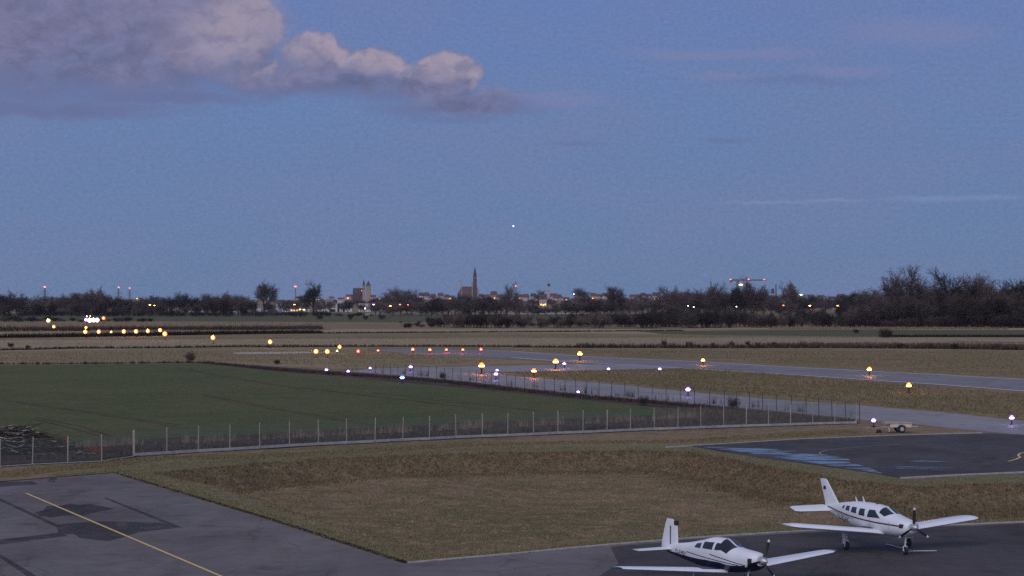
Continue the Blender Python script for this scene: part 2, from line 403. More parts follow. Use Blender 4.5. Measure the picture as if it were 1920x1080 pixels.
# the green field enclosed by the fences
area('crop_field', px((-80,686),(60,684.5),(200,683.5),(372,681),(440,688),(520,697),(640,707),(760,718),(880,729),(960,737),(1100,751),(1250,766),(1330,774),(1290,777),
     (1100,783),(960,789),(800,797),(600,808),(400,818),(252,826),(100,835),(-80,846)), .04, 'crop')
for a, b in (((330,690),(560,730)), ((700,738),(1010,772)), ((380,742),(700,800)), ((60,786),(200,822)), ((-60,742),(330,800)), ((560,728),(900,768))):
    for k in (0, 1.9):
        p, q = G(*a), G(*b); n = Vector((0, k, 0))
        ribbon('wheel_track', dense([p+n, (p+q)/2+n+Vector((random.uniform(-1, 1), 0, 0)), q+n], 5), .3, .045, 'dirt')
# weedy strip between field and fences
area('dirt_strip', px((-80,847),(100,836),(252,827),(400,819),(600,809),(800,798),(960,790),(1100,784),(1250,778.5),(1330,775.5),(1250,767),(1100,752),(960,738),(880,730),(760,719),(640,708),(520,698),(440,689),(372,682.5),
     (368,679),(450,684),(560,691),(650,697.5),(700,701.5),(780,707.5),(880,717),(960,727),(1100,741),(1240,753),(1340,762),(1440,771),(1600,787),(1612,793),(1565,796),(1441,800),(1357,803),(1227,807),(1093,813),(952,818.5),(805,825),(650,832),(487,841),(372,847.5),(252,855),(190,866),(127,869),(60,872),(-80,880)), .02, 'dirt')
# meadows and ditches further out
area('meadow', px((-700,643),(0,638),(400,636),(960,634),(1500,633),(2300,634),(2500,654.5),(1920,656),(1570,654),(1290,652),(960,651),(510,650),(300,655),(0,659),(-700,664)), .02, 'tan_meadow')
area('far_meadow', px((-700,622),(0,618.5),(600,617),(1300,616),(1500,613),(2600,611),(2500,628),(1920,629),(1500,628),(1100,625),(760,624),(480,625.5),(160,631),(0,634),(-700,640)), .02, 'tan_meadow')
area('verge', px((-700,666),(0,661),(300,657),(510,652.5),(690,653),(690,658),(760,665),(868,671),(960,675),(1040,680.5),(900,684.5),(780,687),(650,692),(520,686),(372,678),(0,681),(-700,688)), .02, 'meadow')
area('bare_sand_track', px((436,661),(560,659.5),(640,660.5),(560,663),(440,664)), .035, 'pale_track', 0)
area('green_strip', px((1190,621),(1500,618.5),(1900,619),(2400,619),(2400,632),(1920,631),(1600,631),(1340,628),(1240,626)), .04, 'far_crop', .1)
area('far_field', px((-400,588),(120,587.5),(300,587),(680,588),(1080,589),(1320,588),(1320,596),(1100,603),(700,604),(480,603),(120,602),(-400,603)), .03, 'far_crop', .1)
ribbon('country_lane', dense(px((690,591),(800,590),(960,589.5),(1090,589),(1200,588.5)), 60), 7, 1.25, 'pale_track', thick=1.8)
ribbon('country_lane', dense(px((1400,581),(1500,580.5),(1600,580.5)), 60), 26, 2.4, 'pale_track', thick=3.5)
for P, w in (([(-300,637),(0,632.5),(160,631),(300,628),(480,625.5),(760,623.5),(960,622.5),(1100,620.5)], 6.5), ([(-300,624),(0,621.5),(170,620.5),(420,619),(620,618)], 7),
             ([(1000,614),(1300,617.5),(1500,618.5),(1700,618)], 4), ([(1650,631.5),(1800,631.5),(1920,631.5),(2200,632)], 7), ([(1780,641),(1920,642)], 5),
             ([(-200,660),(0,657),(90,655)], 3), ([(150,653.5),(300,653),(450,650.5)], 3), ([(510,650),(640,650),(800,650),(960,650.5)], 3.4), ([(960,651),(1180,652),(1290,652),(1470,652),(1570,652.5),(1780,654),(1920,656)], 3.2)):
    ribbon('ditch', dense(px(*P), 15), w, .06, 'ditch_soil_and_shadow')
print('areas done')
def TZ(x, y):
    return float(terrain(np.array([x]), np.array([y]))[0][0])

# ------------------------------------------------------------------ low plants (nobody could count them)
def blades(name, P, Hh, W, tones, label, lean=.45, per=5, kind='stuff', mat='blades', cat='grass', tonevar=.35):
    """tufts of thin tapering stems rooted at the points P (n,3)"""
    n = len(P)
    base = np.repeat(P, per, 0); N = len(base)
    h = np.repeat(Hh, per)*rng.uniform(.45, 1.0, N); w = np.repeat(W, per)*rng.uniform(.6, 1.2, N)
    a = rng.uniform(0, 2*PI, N); base = base+np.stack([np.cos(a), np.sin(a), 0*a], -1)*(h*.22*rng.uniform(0, 1, N))[:, None]
    ln = rng.uniform(0, lean, N)*h
    b2 = rng.uniform(0, PI, N)
    side = np.stack([np.cos(b2), np.sin(b2), 0*b2], -1)*w[:, None]/2
    tip = base+np.stack([np.cos(a)*ln, np.sin(a)*ln, h], -1)
    base = base-np.array([0, 0, .03])
    V = np.empty((N, 3, 3)); V[:, 0] = base-side; V[:, 1] = base+side; V[:, 2] = tip
    me = bpy.data.meshes.new(name); me.vertices.add(3*N); me.vertices.foreach_set('co', V.astype(np.float32).ravel())
    me.loops.add(3*N); me.loops.foreach_set('vertex_index', np.arange(3*N, dtype=np.int32))
    me.polygons.add(N); me.polygons.foreach_set('loop_start', np.arange(0, 3*N, 3, dtype=np.int32)); me.update()
    T = np.array(tones); ti = np.repeat((((wob(P[:, 0]*1.1+3, P[:, 1]*1.1)+1.4*wob(P[:, 0]*4.3, P[:, 1]*3.7+9))*.15+.5+rng.normal(0, .16, n)).clip(0, .999)*len(T)).astype(int), per); c = T[ti]*rng.uniform(1-tonevar, 1+tonevar, (N, 1))
    c = np.repeat(np.concatenate([c, np.ones((N, 1))], 1), 3, 0).astype(np.float32)
    at = me.color_attributes.new('tone', 'FLOAT_COLOR', 'POINT'); at.data.foreach_set('color', c.ravel())
    me.materials.append(MATS[mat])
    return tag(link(name, me), label, None, None, kind)
def scatter_line(pts, width, n, clump=0.0):
    pts = [Vector((p[0], p[1], 0)) for p in pts]
    seg = np.array([(b-a).length for a, b in zip(pts, pts[1:])]); cum = np.concatenate([[0], np.cumsum(seg)])
    s = rng.uniform(0, cum[-1], n)
    if clump: s = s+clump*np.sin(s*.7)+clump*.6*np.sin(s*2.1+1)
    s = np.clip(s, 0, cum[-1]-1e-3); k = np.clip(np.searchsorted(cum, s, 'right')-1, 0, len(seg)-1)
    A = np.array([tuple(p) for p in pts]); d = (A[1:]-A[:-1])/seg[:, None]
    P = A[k]+d[k]*(s-cum[k])[:, None]+np.stack([-d[k][:, 1], d[k][:, 0], 0*k], -1)*rng.uniform(-.5, .5, n)[:, None]*width
    return P
def scatter_poly(pts, n):
    A = np.array([(p[0], p[1]) for p in pts]); lo, hi = A.min(0), A.max(0); out = []
    while sum(len(o) for o in out) < n:
        q = rng.uniform(lo, hi, (n*2, 2)); out.append(q[sd_poly(A, q[:, 0], q[:, 1]) < 0])
    q = np.concatenate(out)[:n]; return np.concatenate([q, np.zeros((n, 1))], 1)
def onground(P):
    P = P.copy(); P[:, 2] = terrain(P[:, 0], P[:, 1])[0]; return P
U = rng.uniform
# short dead turf of the basin and round it
P = onground(scatter_poly([Vector(p) for p in px((180,878),(480,858),(960,836),(1290,840),(1450,862),(1640,896),(1940,896),(1940,972),(1460,990),(1000,1030),(770,1050),(520,972),(225,886))], 52000))
blades('turf_grass', P, U(.05, .15, len(P)), U(.03, .08, len(P)), [(.12, .115, .05), (.165, .14, .068), (.22, .165, .092), (.27, .20, .12), (.19, .13, .08), (.36, .27, .17)], 'short dead turf with olive tufts in the sunken lawn', per=3)
_, sd = terrain(P[:, 0], P[:, 1])
# brown weeds on the bank
Q = scatter_poly(BASIN, 90000); _, s2 = terrain(Q[:, 0], Q[:, 1])
Q = Q[rng.uniform(0, 1, len(Q)) > ((d_far(Q[:, 0], Q[:, 1])-2.0-.6*wob(Q[:, 0]*1.3, Q[:, 1]*1.3)-np.clip((Q[:, 0]-14)*.2, 0, 4))/5.0)]; Q = onground(Q)[:22000]
blades('bank_weeds', Q, U(.06, .24, len(Q)), U(.03, .08, len(Q)), [(.105, .086, .048), (.14, .108, .062), (.19, .138, .085), (.125, .095, .056), (.24, .175, .11), (.135, .125, .06)], 'dark brown dead weeds on the bank of the sunken lawn')
P = onground(scatter_line(px((-30,893),(100,880),(230,868),(252,860),(500,855),(900,833),(1290,827),(1600,808)), 3.5, 9000))
blades('verge_grass', P, U(.06, .2, len(P)), U(.03, .07, len(P)), [(.17, .165, .075), (.25, .19, .11), (.14, .14, .06), (.3, .21, .14)], 'rough green grass below the concrete base of the wire fence')
P = onground(scatter_line(px((95,893),(215,883),(500,968),(765,1050),(960,1036),(1140,1019),(1300,1006),(1470,995),(1640,986),(1830,979),(1940,974)), 1.6, 8000))
blades('edge_grass', P, U(.05, .16, len(P)), U(.03, .07, len(P)), [(.26, .21, .12), (.19, .175, .085), (.32, .25, .16)], 'pale grass fringe along the apron edge')
P = scatter_line(px((40,858),(127,860),(190,857),(252,845),(372,840),(487,834),(650,825),(805,818),(960,811),(1093,806),(1227,799),(1357,790),(1480,785),(1590,790)), 3.0, 4200, .6)
blades('dry_weeds', P, U(.15, .6, len(P)), U(.02, .06, len(P)), [(.11, .08, .065), (.16, .12, .10), (.07, .05, .045), (.045, .038, .035)], 'dark weedy strip behind the wire fence')
P = scatter_line(px((130,842),(252,834),(400,829),(600,819),(800,808),(960,800),(1100,795),(1250,787),(1330,782)), 1.6, 900, 1.4)
blades('dead_stalks', P, U(.4, 1.15, len(P)), U(.02, .05, len(P)), [(.33, .25, .2), (.26, .2, .15), (.2, .15, .13)], 'pale dead stalks standing behind the wire fence', lean=.25, per=6)
P = scatter_poly(px((1250,768),(1340,763),(1440,772),(1600,788),(1560,794),(1357,801),(1180,808)), 4000)
blades('weed_patch', P, U(.1, .5, len(P)), U(.02, .06, len(P)), [(.12, .085, .07), (.16, .11, .09), (.07, .055, .05)], 'brown weed patch in the fence corner')
P = scatter_line(px((-60,683),(60,683),(200,682),(372,680),(440,686),(520,694),(640,703),(780,712),(880,722),(960,732),(1100,746),(1250,758),(1360,768)), 2.6, 6000, .8)
blades('ditch_weeds', P, U(.2, .75, len(P)), U(.03, .09, len(P)), [(.04, .03, .028), (.06, .045, .04), (.08, .06, .05), (.03, .027, .02)], 'dark weeds along the far edge of the green field')
P = scatter_line(px((640,694),(780,704),(880,713),(960,723),(1100,738),(1240,750),(1340,758),(1440,767),(1600,783)), 1.3, 120, 2)
blades('tall_weeds', P, U(.7, 1.6, len(P)), U(.03, .07, len(P)), [(.05, .035, .04), (.035, .03, .03)], 'dark single stalks in front of the taxiway', lean=.2)
for nm, pts, n, h0, h1, wd, lab, tn in (
    ('ditch_weeds', ((-60,634),(0,633.5),(160,631.5),(300,629),(480,626),(600,625)), 4200, 1.0, 2.2, 6, 'black bank of weeds along the far ditch at left', [(.015, .013, .012), (.026, .021, .018)]),
    ('ditch_weeds', ((0,633),(160,631.5),(300,628.5),(480,626),(760,624),(960,623),(1280,620.5)), 4200, .3, .9, 4, 'black line of weeds along the far ditch', [(.02, .016, .014), (.035, .027, .022)]),
    ('ditch_weeds', ((-100,623),(0,621.5),(170,620.5)), 900, .3, .8, 4, 'black weeds below the reed bank', [(.02, .016, .014), (.03, .024, .02)]),
    ('ditch_weeds', ((0,657),(90,655),(150,653.5),(300,653),(450,650.5),(640,650),(800,650),(960,650.5),(1180,652),(1290,652),(1570,652.5),(1780,654),(1960,656)), 4200, .3, 1.0, 3, 'broken dark line of ditch weeds across the pale meadow', [(.05, .035, .03), (.03, .024, .02), (.10, .075, .06)]),
    ('ditch_weeds', ((1080,652),(1290,652.5),(1570,653),(1780,654.5),(1960,656.5)), 2600, .5, 1.9, 3, 'ragged taller weeds between the ditch bushes at right', [(.07, .05, .04), (.045, .035, .03), (.12, .09, .07)]),
    ('ditch_weeds', ((1440,648),(1700,648),(1960,650)), 2600, .4, 1.3, 30, 'loose brown weeds on the meadow before the ditch bushes', [(.12, .09, .07), (.09, .07, .055), (.18, .14, .1)]),
    ('ditch_weeds', ((1650,631.5),(1800,631.5),(1960,632)), 1800, .5, 1.2, 5, 'black weeds below the green strip at right', [(.015, .014, .012), (.03, .025, .02)]),
    ('dry_reeds', ((-160,619),(0,617.5),(300,617),(470,616.5),(600,616)), 11000, 1.8, 3.7, 30, 'tan reed bank in front of the far trees', [(.26, .2, .14), (.3, .23, .16), (.34, .27, .19), (.2, .15, .11)]),
    ('ditch_weeds', ((-160,620.5),(0,619.5),(300,618.5),(470,618),(600,617)), 6500, 1.0, 2.5, 6, 'dark brown weeds at the foot of the reed bank', [(.06, .045, .038), (.09, .065, .05), (.04, .03, .028)]),
    ('dry_reeds', ((1440,617),(1700,617),(1890,618)), 2200, .8, 1.6, 8, 'pale reed line under the dark trees at right', [(.22, .18, .12), (.28, .22, .16)])):
    P = scatter_line(px(*pts), wd, n); blades(nm, P, U(h0, h1, len(P)), U(.12, .3, len(P)), tn, lab, per=4, lean=.3)
for nm, pts, n, h0, h1, lab, tn in (
    ('meadow_grass', ((0,638),(960,628),(1900,634),(1900,652),(960,648),(0,653)), 9000, .15, .5, 'tussocky tan grass of the far meadow', [(.25, .2, .13), (.2, .16, .10), (.15, .13, .08), (.3, .23, .16)]),
    ('meadow_grass', ((0,662),(500,656),(690,660),(960,678),(700,690),(372,676),(0,680)), 9000, .1, .4, 'rough grass between runway and green field', [(.2, .165, .1), (.15, .135, .07), (.24, .18, .12)]),
    ('meadow_grass', ((1000,660),(1330,672),(1920,705),(1920,660),(1000,655)), 9000, .1, .4, 'rough grass beyond the runway', [(.21, .175, .095), (.17, .15, .075), (.27, .20, .13)]),
    ('meadow_grass', ((930,698),(1330,690),(1920,740),(1920,784),(1600,756),(1200,722)), 12000, .1, .35, 'rough grass between runway and taxiway', [(.19, .16, .08), (.15, .14, .065), (.25, .185, .115)])):
    P = scatter_poly(px(*pts), n); blades(nm, P, U(h0, h1, len(P)), U(.05, .15, len(P)), tn, lab, per=4)

# ------------------------------------------------------------------ fences
def fence(name, tops, label, mat, boards, hgt, pw):
    p0 = tops[0]; r = empty(name, (p0.x, p0.y, TZ(p0.x, p0.y)), 0, label, 'fence')
    o = Vector((p0.x, p0.y, TZ(p0.x, p0.y)))
    mb = MB().box(-pw/2, pw/2, -pw/2, pw/2, -.3, hgt).add([(-pw*.5, -pw*.5, hgt), (pw*.5, -pw*.5, hgt), (pw*.5, pw*.5, hgt), (-pw*.5, pw*.5, hgt), (0, 0, hgt+.04)], [(0, 1, 4), (1, 2, 4), (2, 3, 4), (3, 0, 4)])
    for k in range(4): mb.box(-pw*.5-.012, -pw*.5, -.02, .02, .3+k*.5, .36+k*.5)
    me = mb.mesh('post', mat); zs = [0 if abs(TZ(p.x, p.y)) < .06 else TZ(p.x, p.y) for p in tops]
    for p in tops: link('post', me, r, (p.x-o.x, p.y-o.y, 0-o.z+random.uniform(-.03, .03))).rotation_euler = (random.uniform(-.022, .022), random.uniform(-.022, .022), 0)
    for a, b in zip(tops, tops[1:]):
        d = (b-a); n = Vector((-d.y, d.x, 0)).normalized()*(-pw/2-.012)
        q0 = a-o+n; q1 = b-o+n
        m = MB().add([(q0.x, q0.y, .08-o.z), (q1.x, q1.y, .08-o.z), (q1.x, q1.y, hgt-.04-o.z), (q0.x, q0.y, hgt-.04-o.z)], [(0, 1, 2, 3)])
        m.build('wire_mesh', 'fence_mesh' if boards else 'thin_mesh', r)
    w = MB()
    for a, b in zip(tops, tops[1:]):
        for z in (hgt-.05, hgt*.5):
            w.tube((a.x-o.x, a.y-o.y, z-o.z), (b.x-o.x, b.y-o.y, z-o.z), .006, n=4, cap=False)
    w.build('tension_wire', 'dark_metal', r)
    if boards:
        pts = [Vector((p.x-o.x, p.y-o.y-.12, 0)) for p in tops]; m = MB()
        for a, b in zip(pts, pts[1:]):
            d = (b-a).normalized(); n = Vector((-d.y, d.x, 0))*.09
            vs = [(q.x, q.y, z-o.z) for z in (-.3, boards) for q in (a-n, b-n, b+n, a+n)]
            m.add(vs, [(3, 2, 1, 0), (4, 5, 6, 7), (0, 1, 5, 4), (1, 2, 6, 5), (2, 3, 7, 6), (3, 0, 4, 7)])
        m.build('concrete_base', 'concrete', r)
    return r
NEAR = [G(x, y) for x, y in ((252,855),(313,851.5),(372,847.5),(431,844.5),(487,841),(543,837.5),(597,834.5),(650,832),(703,829.5),(755,826.5),(805,824.5),(855,821.5),(904,819.5),(952,818),
        (1000,816),(1046,813.5),(1093,812),(1138,810),(1182,808),(1227,806),(1271,805),(1314,803),(1357,801.5),(1399,800),(1441,799),(1482,797.5),(1524,796),(1565,795),(1605,794))]
LEFT = [G(x, y) for x, y in ((-60,879),(0,875),(61,871),(127,868),(191,865),(250,856.5))]
ribbon('soil_and_shadow_seam', dense([p+Vector((0, -.42, 0)) for p in NEAR], 3), .45, .012, 'ditch_soil_and_shadow')  # shadow below the concrete base board, painted as a dark ribbon on the grass
ribbon('soil_and_shadow_seam', dense([p+Vector((0, .8, 0)) for p in NEAR], 3), 1.1, .03, 'ditch_soil_and_shadow')
ribbon('soil_and_shadow_seam', dense([p+Vector((0, .9, 0)) for p in LEFT], 3), 1.2, .03, 'ditch_soil_and_shadow')
fence('wire_fence', NEAR, 'long wire mesh fence on pale metal posts with a concrete base beyond the sunken lawn', 'post_metal', .22, 2.05, .07)
fence('wire_fence', LEFT, 'short lower run of wire mesh fence in front of the brush heap at far left', 'post_metal', .06, 1.98, .07)
line = dense([G(x, y) for x, y in ((1612,792),(1560,785),(1500,777),(1440,771.5),(1340,762),(1240,753.5),(1100,741.5),(960,728),(880,718.5),(780,709),(700,702))], .5)
FARP = [line[0]]; 
for p in line:
    if (p-FARP[-1]).length >= 2.6: FARP.append(p)
fence('wire_fence', FARP[:75], 'dark wire mesh fence running along the near edge of the taxiway', 'dark_post', 0, 2.0, .075)

# ------------------------------------------------------------------ brush heap behind the fence at far left
br = empty('brush_heap', G(20, 852), 0, 'heap of pale cut branches and brush behind the fence at far left', 'brush heap')
def brush(n, cx, sx, top, mat, name, r0, r1, l0, l1):
    m = MB()
    for i in range(n):
        x = random.gauss(cx, sx); hh = top*math.exp(-((x-cx)/(sx*1.5))**2); z = random.uniform(.05, 1)*hh; a = random.uniform(-.5, .5)+random.choice((0, PI)); l = random.uniform(l0, l1)
        y = random.uniform(-1.1, 1.1)*(1-z/(top+.3)); d = Vector((math.cos(a), math.sin(a)*.7, random.uniform(-.45, .35)))*l
        m.tube((x, y, max(z, .03)), (x+d.x, y+d.y, max(z+d.z, .03)), random.uniform(r0, r1), r0*.5, 5)
    return m.build(name, mat, br)
brush(620, .3, 2.6, 2.3, 'twigs_dark', 'branches', .015, .05, .5, 1.6)
brush(280, .3, 2.6, 2.3, 'twigs_pale', 'branches', .012, .03, .4, 1.2)
brush(110, .3, 2.6, 2.3, 'concrete', 'cut_branches', .025, .055, .4, 1.1)
P = np.array([tuple(G(112+random.gauss(0, 7), 846+random.gauss(0, 2))) for i in range(160)]); P2 = np.array([tuple(G(182+random.gauss(0, 3), 850+random.gauss(0, 1))) for i in range(60)])
sh = blades('rusty_shrub', P, U(.5, 1.5, len(P)), U(.04, .1, len(P)), [(.26, .085, .035), (.17, .06, .035), (.06, .03, .025)], 'low rust coloured shrub between the first fence posts', per=7, kind=None); tag(sh, cat='shrub')
sh = blades('rusty_shrub', P2, U(.3, 1.0, len(P2)), U(.04, .1, len(P2)), [(.24, .08, .05), (.15, .06, .045)], 'small reddish shrub left of the fourth fence post', per=6, kind=None); tag(sh, cat='shrub')

# ------------------------------------------------------------------ trailer
T = empty('trailer', G(1686, 810.5), math.radians(4), 'small beige box trailer with a tarpaulin lid parked beside the taxiway', 'trailer')
MB().box(-1.0, 1.0, -.6, .6, .5, .82).build('box_body', 'beige_paint', T)
MB().box(-1.45, 1.03, -.64, .64, .83, .93).build('tarpaulin', 'tarp', T)
MB().box(-1.45, -1.02, -.55, .55, .5, .54).box(-1.12, -1.03, -.5, -.42, .1, .5).box(-1.12, -1.03, .42, .5, .1, .5).build('support_leg', 'beige_paint', T)
MB().tube((1.0, 0, .5), (1.62, 0, .52), .035).tube((1.0, -.4, .48), (1.4, 0, .5), .03).tube((1.0, .4, .48), (1.4, 0, .5), .03).box(1.55, 1.75, -.05, .05, .49, .58).build('drawbar', 'light_metal', T)
for s in (-1, 1):
    w = MB().lathe([(.2, -.09), (.31, -.08), (.33, -.03), (.33, .03), (.31, .08), (.2, .09)], (.05, s*.7, .33), 20, 'y').build('wheel', 'black_rubber', T, True)
    MB().lathe([(.05, -.1), (.19, -.095), (.2, .095), (.05, .1)], (.05, s*.7, .33), 16, 'y').build('rim', 'light_metal', w)
    fd = MB()
    for k in range(8):
        a0, a1 = PI*k/8, PI*(k+1)/8
        fd.add([(.05+.4*math.cos(a), s*.7+q, .34+.4*math.sin(a)) for a in (a0, a1) for q in (-.12, .12)], [(0, 1, 3, 2)])
    fd.build('mudguard', 'black_rubber', T)
MB().box(-1.0, -.98, -.55, -.4, .55, .65).build('tail_light', 'maroon_paint', T)
# low dark things next to it
for dx, lab in ((-1.9, 'black rubber chock lying left of the beige trailer'),):
    o = MB().add([(-.3, -.15, 0), (.3, -.15, 0), (.3, .15, 0), (-.3, .15, 0), (-.12, -.15, .28), (.12, -.15, .28), (.12, .15, .28), (-.12, .15, .28)], [(3, 2, 1, 0), (4, 5, 6, 7), (0, 1, 5, 4), (1, 2, 6, 5), (2, 3, 7, 6), (3, 0, 4, 7)]).build('wheel_chock', 'black_rubber')
    g = G(1686, 811); o.location = (g.x+dx, g.y-.2, .0); tag(o, lab, 'chock')

# ------------------------------------------------------------------ airfield lamps
def lampmesh(kind, E):
    k = (kind, E.name)
    if k in KIDS: return KIDS[k]
    if kind == 'edge':    # elevated edge light: base plate, stalk, collar and glass dome
        b = MB().lathe([(.16, 0), (.16, .03), (.04, .05), (.03, .22), (.09, .24), (.1, .3)], n=10); g = MB().lathe([(.1, .3), (.13, .34), (.13, .44), (.09, .52), (.02, .55)], n=12)
    elif kind == 'blue':
        b = MB().lathe([(.12, 0), (.12, .03), (.03, .05), (.03, .22), (.07, .25)], n=10); g = MB().lathe([(.07, .25), (.1, .3), (.1, .38), (.06, .44), (.02, .46)], n=12)
    elif kind == 'mast':  # approach light on a frangible pole
        b = MB().lathe([(.25, 0), (.25, .06), (.025, .1), (.025, .75)], n=8).tube((-.0, 0, .8), (0, -.33, .8), .16, .26, 10); g = MB().lathe([(.02, -.56), (.13, -.53), (.23, -.45), (.285, -.34), (.285, -.32)], (0, 0, .8), 14, 'y')
    elif kind == 'far':   # big lantern seen kilometres away
        b = MB().tube((0, 0, -1.2), (0, 0, -.4), .12, .12, 8).lathe([(.5, -.5), (.5, -.4), (.2, -.38)], n=10); g = MB().lathe([(.5, -.4), (.85, -.1), (.85, .3), (.45, .65), (.05, .75)], n=14)
    rr = {'edge': (.138, .36, .42), 'blue': (.108, .32, .36), 'mast': None, 'far': (.87, -.05, .25)}[kind]
    l = MB().lathe([(rr[0]*.9, rr[1]), (rr[0], rr[1]+.01), (rr[0], rr[2]-.01), (rr[0]*.9, rr[2])], n=12) if rr else MB().lathe([(.02, -.60), (.08, -.59), (.135, -.55), (.135, -.51)], (0, 0, .8), 12, 'y')
    r = (b.mesh('lamp_stand', 'dark_metal'), g.mesh('lamp_glass', E.name), l.mesh('lamp_lens', CORE[E.name])); KIDS[k] = r; return r
def lamp(x, y, kind, E, s, name, label, group, D=None, cat='airfield lamp'):
    bm_, gm, lm = lampmesh(kind, E)
    if D is None: s = s*(1.5 if E in (E_AM, E_OR) else 1.3)
    hc = {'edge': .42, 'blue': .35, 'mast': .8, 'far': 0}[kind]*s
    p = G(x, y, hc) if D is None else Vector(((x-960)/FP*D, D, ZY(y, D)))
    lift = 0.0
    if x < 110 and kind == 'mast':
        Dl = 770.0; lift = ZY(y, Dl)-hc*1.3; p = Vector(((x-960)/FP*Dl, Dl, 0))
    r = empty(name, (p.x, p.y, (lift if D is None else p.z)), 0, label, cat, group)
    if lift: MB().tube((0, 0, -lift), (0, 0, .1), .05, .05, 6).build('pole', 'dark_metal', r)
    a = link('lamp_stand', bm_, r); b = link('lamp_glass', gm, r)
    c = link('lamp_lens', lm, r); a.scale = b.scale = c.scale = (s, s, s)
    if D is None:
        L = bpy.data.lights.new('lamp_light', 'POINT'); ec = [n for n in E.node_tree.nodes if n.type == 'BSDF_PRINCIPLED'][0].inputs['Emission Color'].default_value
        L.color = ec[:3]; L.energy = (40 if kind != 'mast' else 90)*s*s*max(.4, p.y/450)*(.35 if 'violet' in E.name or 'blue' in E.name else 1); L.shadow_soft_size = .15*s
        lo = bpy.data.objects.new('lamp_light', L); COL.objects.link(lo); lo.parent = r; lo.location = (0, -.3*s, hc+.25*s)
    elif cat == 'street light':
        zg = TZ(p.x, p.y)
        if p.z-zg < 16: MB().tube((0, .1, zg-p.z-.5), (0, .1, -.3), .12, .07, 6).build('pole', 'dark_metal', r)
    return r
GA, GR_, GT, GE = 'approach lamps at the far left', 'runway edge lamps', 'taxiway edge lamps', 'runway end lamps'
for x, y, E, s, lab in (
    (102,610,E_AM,1.5,'lone amber approach lamp at the far left in front of the reed bank'),
    (162,614,E_AM,1.3,'upper of two stacked amber approach lamps under the white cluster'),
    (161,622,E_AM,1.6,'lower of two stacked amber approach lamps under the white cluster'),
    (186,622,E_AM,1.5,'amber approach lamp just right of the stacked pair'),
    (209,622.5,E_YE,1.1,'small starless yellow lamp in the far left row'),
    (233,621.5,E_AM,1.6,'amber approach lamp just right of the small yellow one'),
    (256,621.5,E_AM,1.6,'middle amber lamp of the evenly spaced three at far left'),
    (278,620.5,E_AM,1.6,'amber lamp last of the evenly spaced three before the overlapping pair'),
    (301,619,E_AM,1.6,'upper left lamp of the overlapping amber pair at the row end'),
    (310,626,E_AM,1.7,'lower right lamp of the overlapping amber pair at the row end'),
    (400,633,E_AM,1.5,'single amber lamp on the meadow between the far row and the middle'),
    (507,641,E_AM,1.3,'single amber lamp on the meadow left of the amber trio')):
    lamp(x, y, 'mast', E, s, 'approach_lamp', lab, GA)
for x, y, E, s, lab in (
    (162,599.5,E_VI,2.4,'violet tinged white lamp at the left end of the bright cluster'),
    (169,600.5,E_WH,2.7,'white lamp second in the bright cluster at far left'),
    (176,600,E_WH,2.7,'white lamp third in the bright cluster at far left'),
    (183,600,E_WH,2.7,'white lamp at the right end of the bright cluster'),
    (163,593,E_WH,1.0,'small pale lamp above the left end of the bright cluster'),
    (169.5,592.5,E_AM,1.0,'small amber lamp above the middle of the bright cluster'),
    (195,596.5,E_RO,2.6,'dull red lamp just right of the bright white cluster'),
    (92,598,E_LW,2.2,'dim orange lit lantern above the lone amber lamp')):
    lamp(x, y, 'mast', E, s, 'approach_lamp', lab, GA)
for x, y, k, E, s, n, lab, g in (
    (593,659,'mast',E_AM,1.15,'approach_lamp','left amber lamp of the crowded trio left of the runway end',GE),
    (614,659,'mast',E_AM,1.15,'approach_lamp','middle amber lamp of the crowded trio left of the runway end',GE),
    (637,650.5,'mast',E_AM,1.05,'approach_lamp','right and highest amber lamp of the crowded trio',GE),
    (632,658,'edge',E_GR,1.2,'threshold_lamp','tiny green yellow lamp inside the crowded amber trio',GE),
    (672,658.5,'mast',E_RD,1.0,'threshold_lamp','large red lamp at the tip of the runway',GE),
    (709,657,'edge',E_RO,1.3,'threshold_lamp','small dull red lamp right of the large red one',GE),
    (774,655,'edge',E_RO,1.8,'threshold_lamp','first small lamp of the red row on the runway far edge',GE),
    (806,655.5,'edge',E_RO,1.8,'threshold_lamp','second small orange lamp of the red row on the runway far edge',GE),
    (837,655.5,'edge',E_RO,1.5,'threshold_lamp','third and weakest lamp of the red row on the runway far edge',GE),
    (868,655.5,'edge',E_RO,1.5,'threshold_lamp','fourth lamp of the red row just left of the bright red one',GE),
    (902,655,'mast',E_RD,.9,'threshold_lamp','bright red lamp at the right end of the red row',GE),
    (903,685,'edge',E_OR,2.3,'runway_lamp','deep orange lamp where the taxiway forks',GR_),
    (1001,695,'edge',E_OR,1.7,'runway_lamp','deep orange lamp low on the connecting taxiway',GR_),
    (1042,677.5,'edge',E_AM,2.2,'runway_lamp','brightest amber lamp on the near runway edge',GR_),
    (1087,663,'edge',E_AM,2.3,'runway_lamp','amber lamp beyond the runway right of the brightest one',GR_),
    (1318,675,'edge',E_AM,1.6,'runway_lamp','amber lamp alone beyond the middle of the runway',GR_),
    (1630,692,'edge',E_AM,1.7,'runway_lamp','left amber lamp of the large pair at right on the far runway edge',GR_),
    (1704,722,'edge',E_AM,1.6,'runway_lamp','right amber lamp of the large pair at right on the near runway edge',GR_)):
    lamp(x, y, k, E, s, n, lab, g)
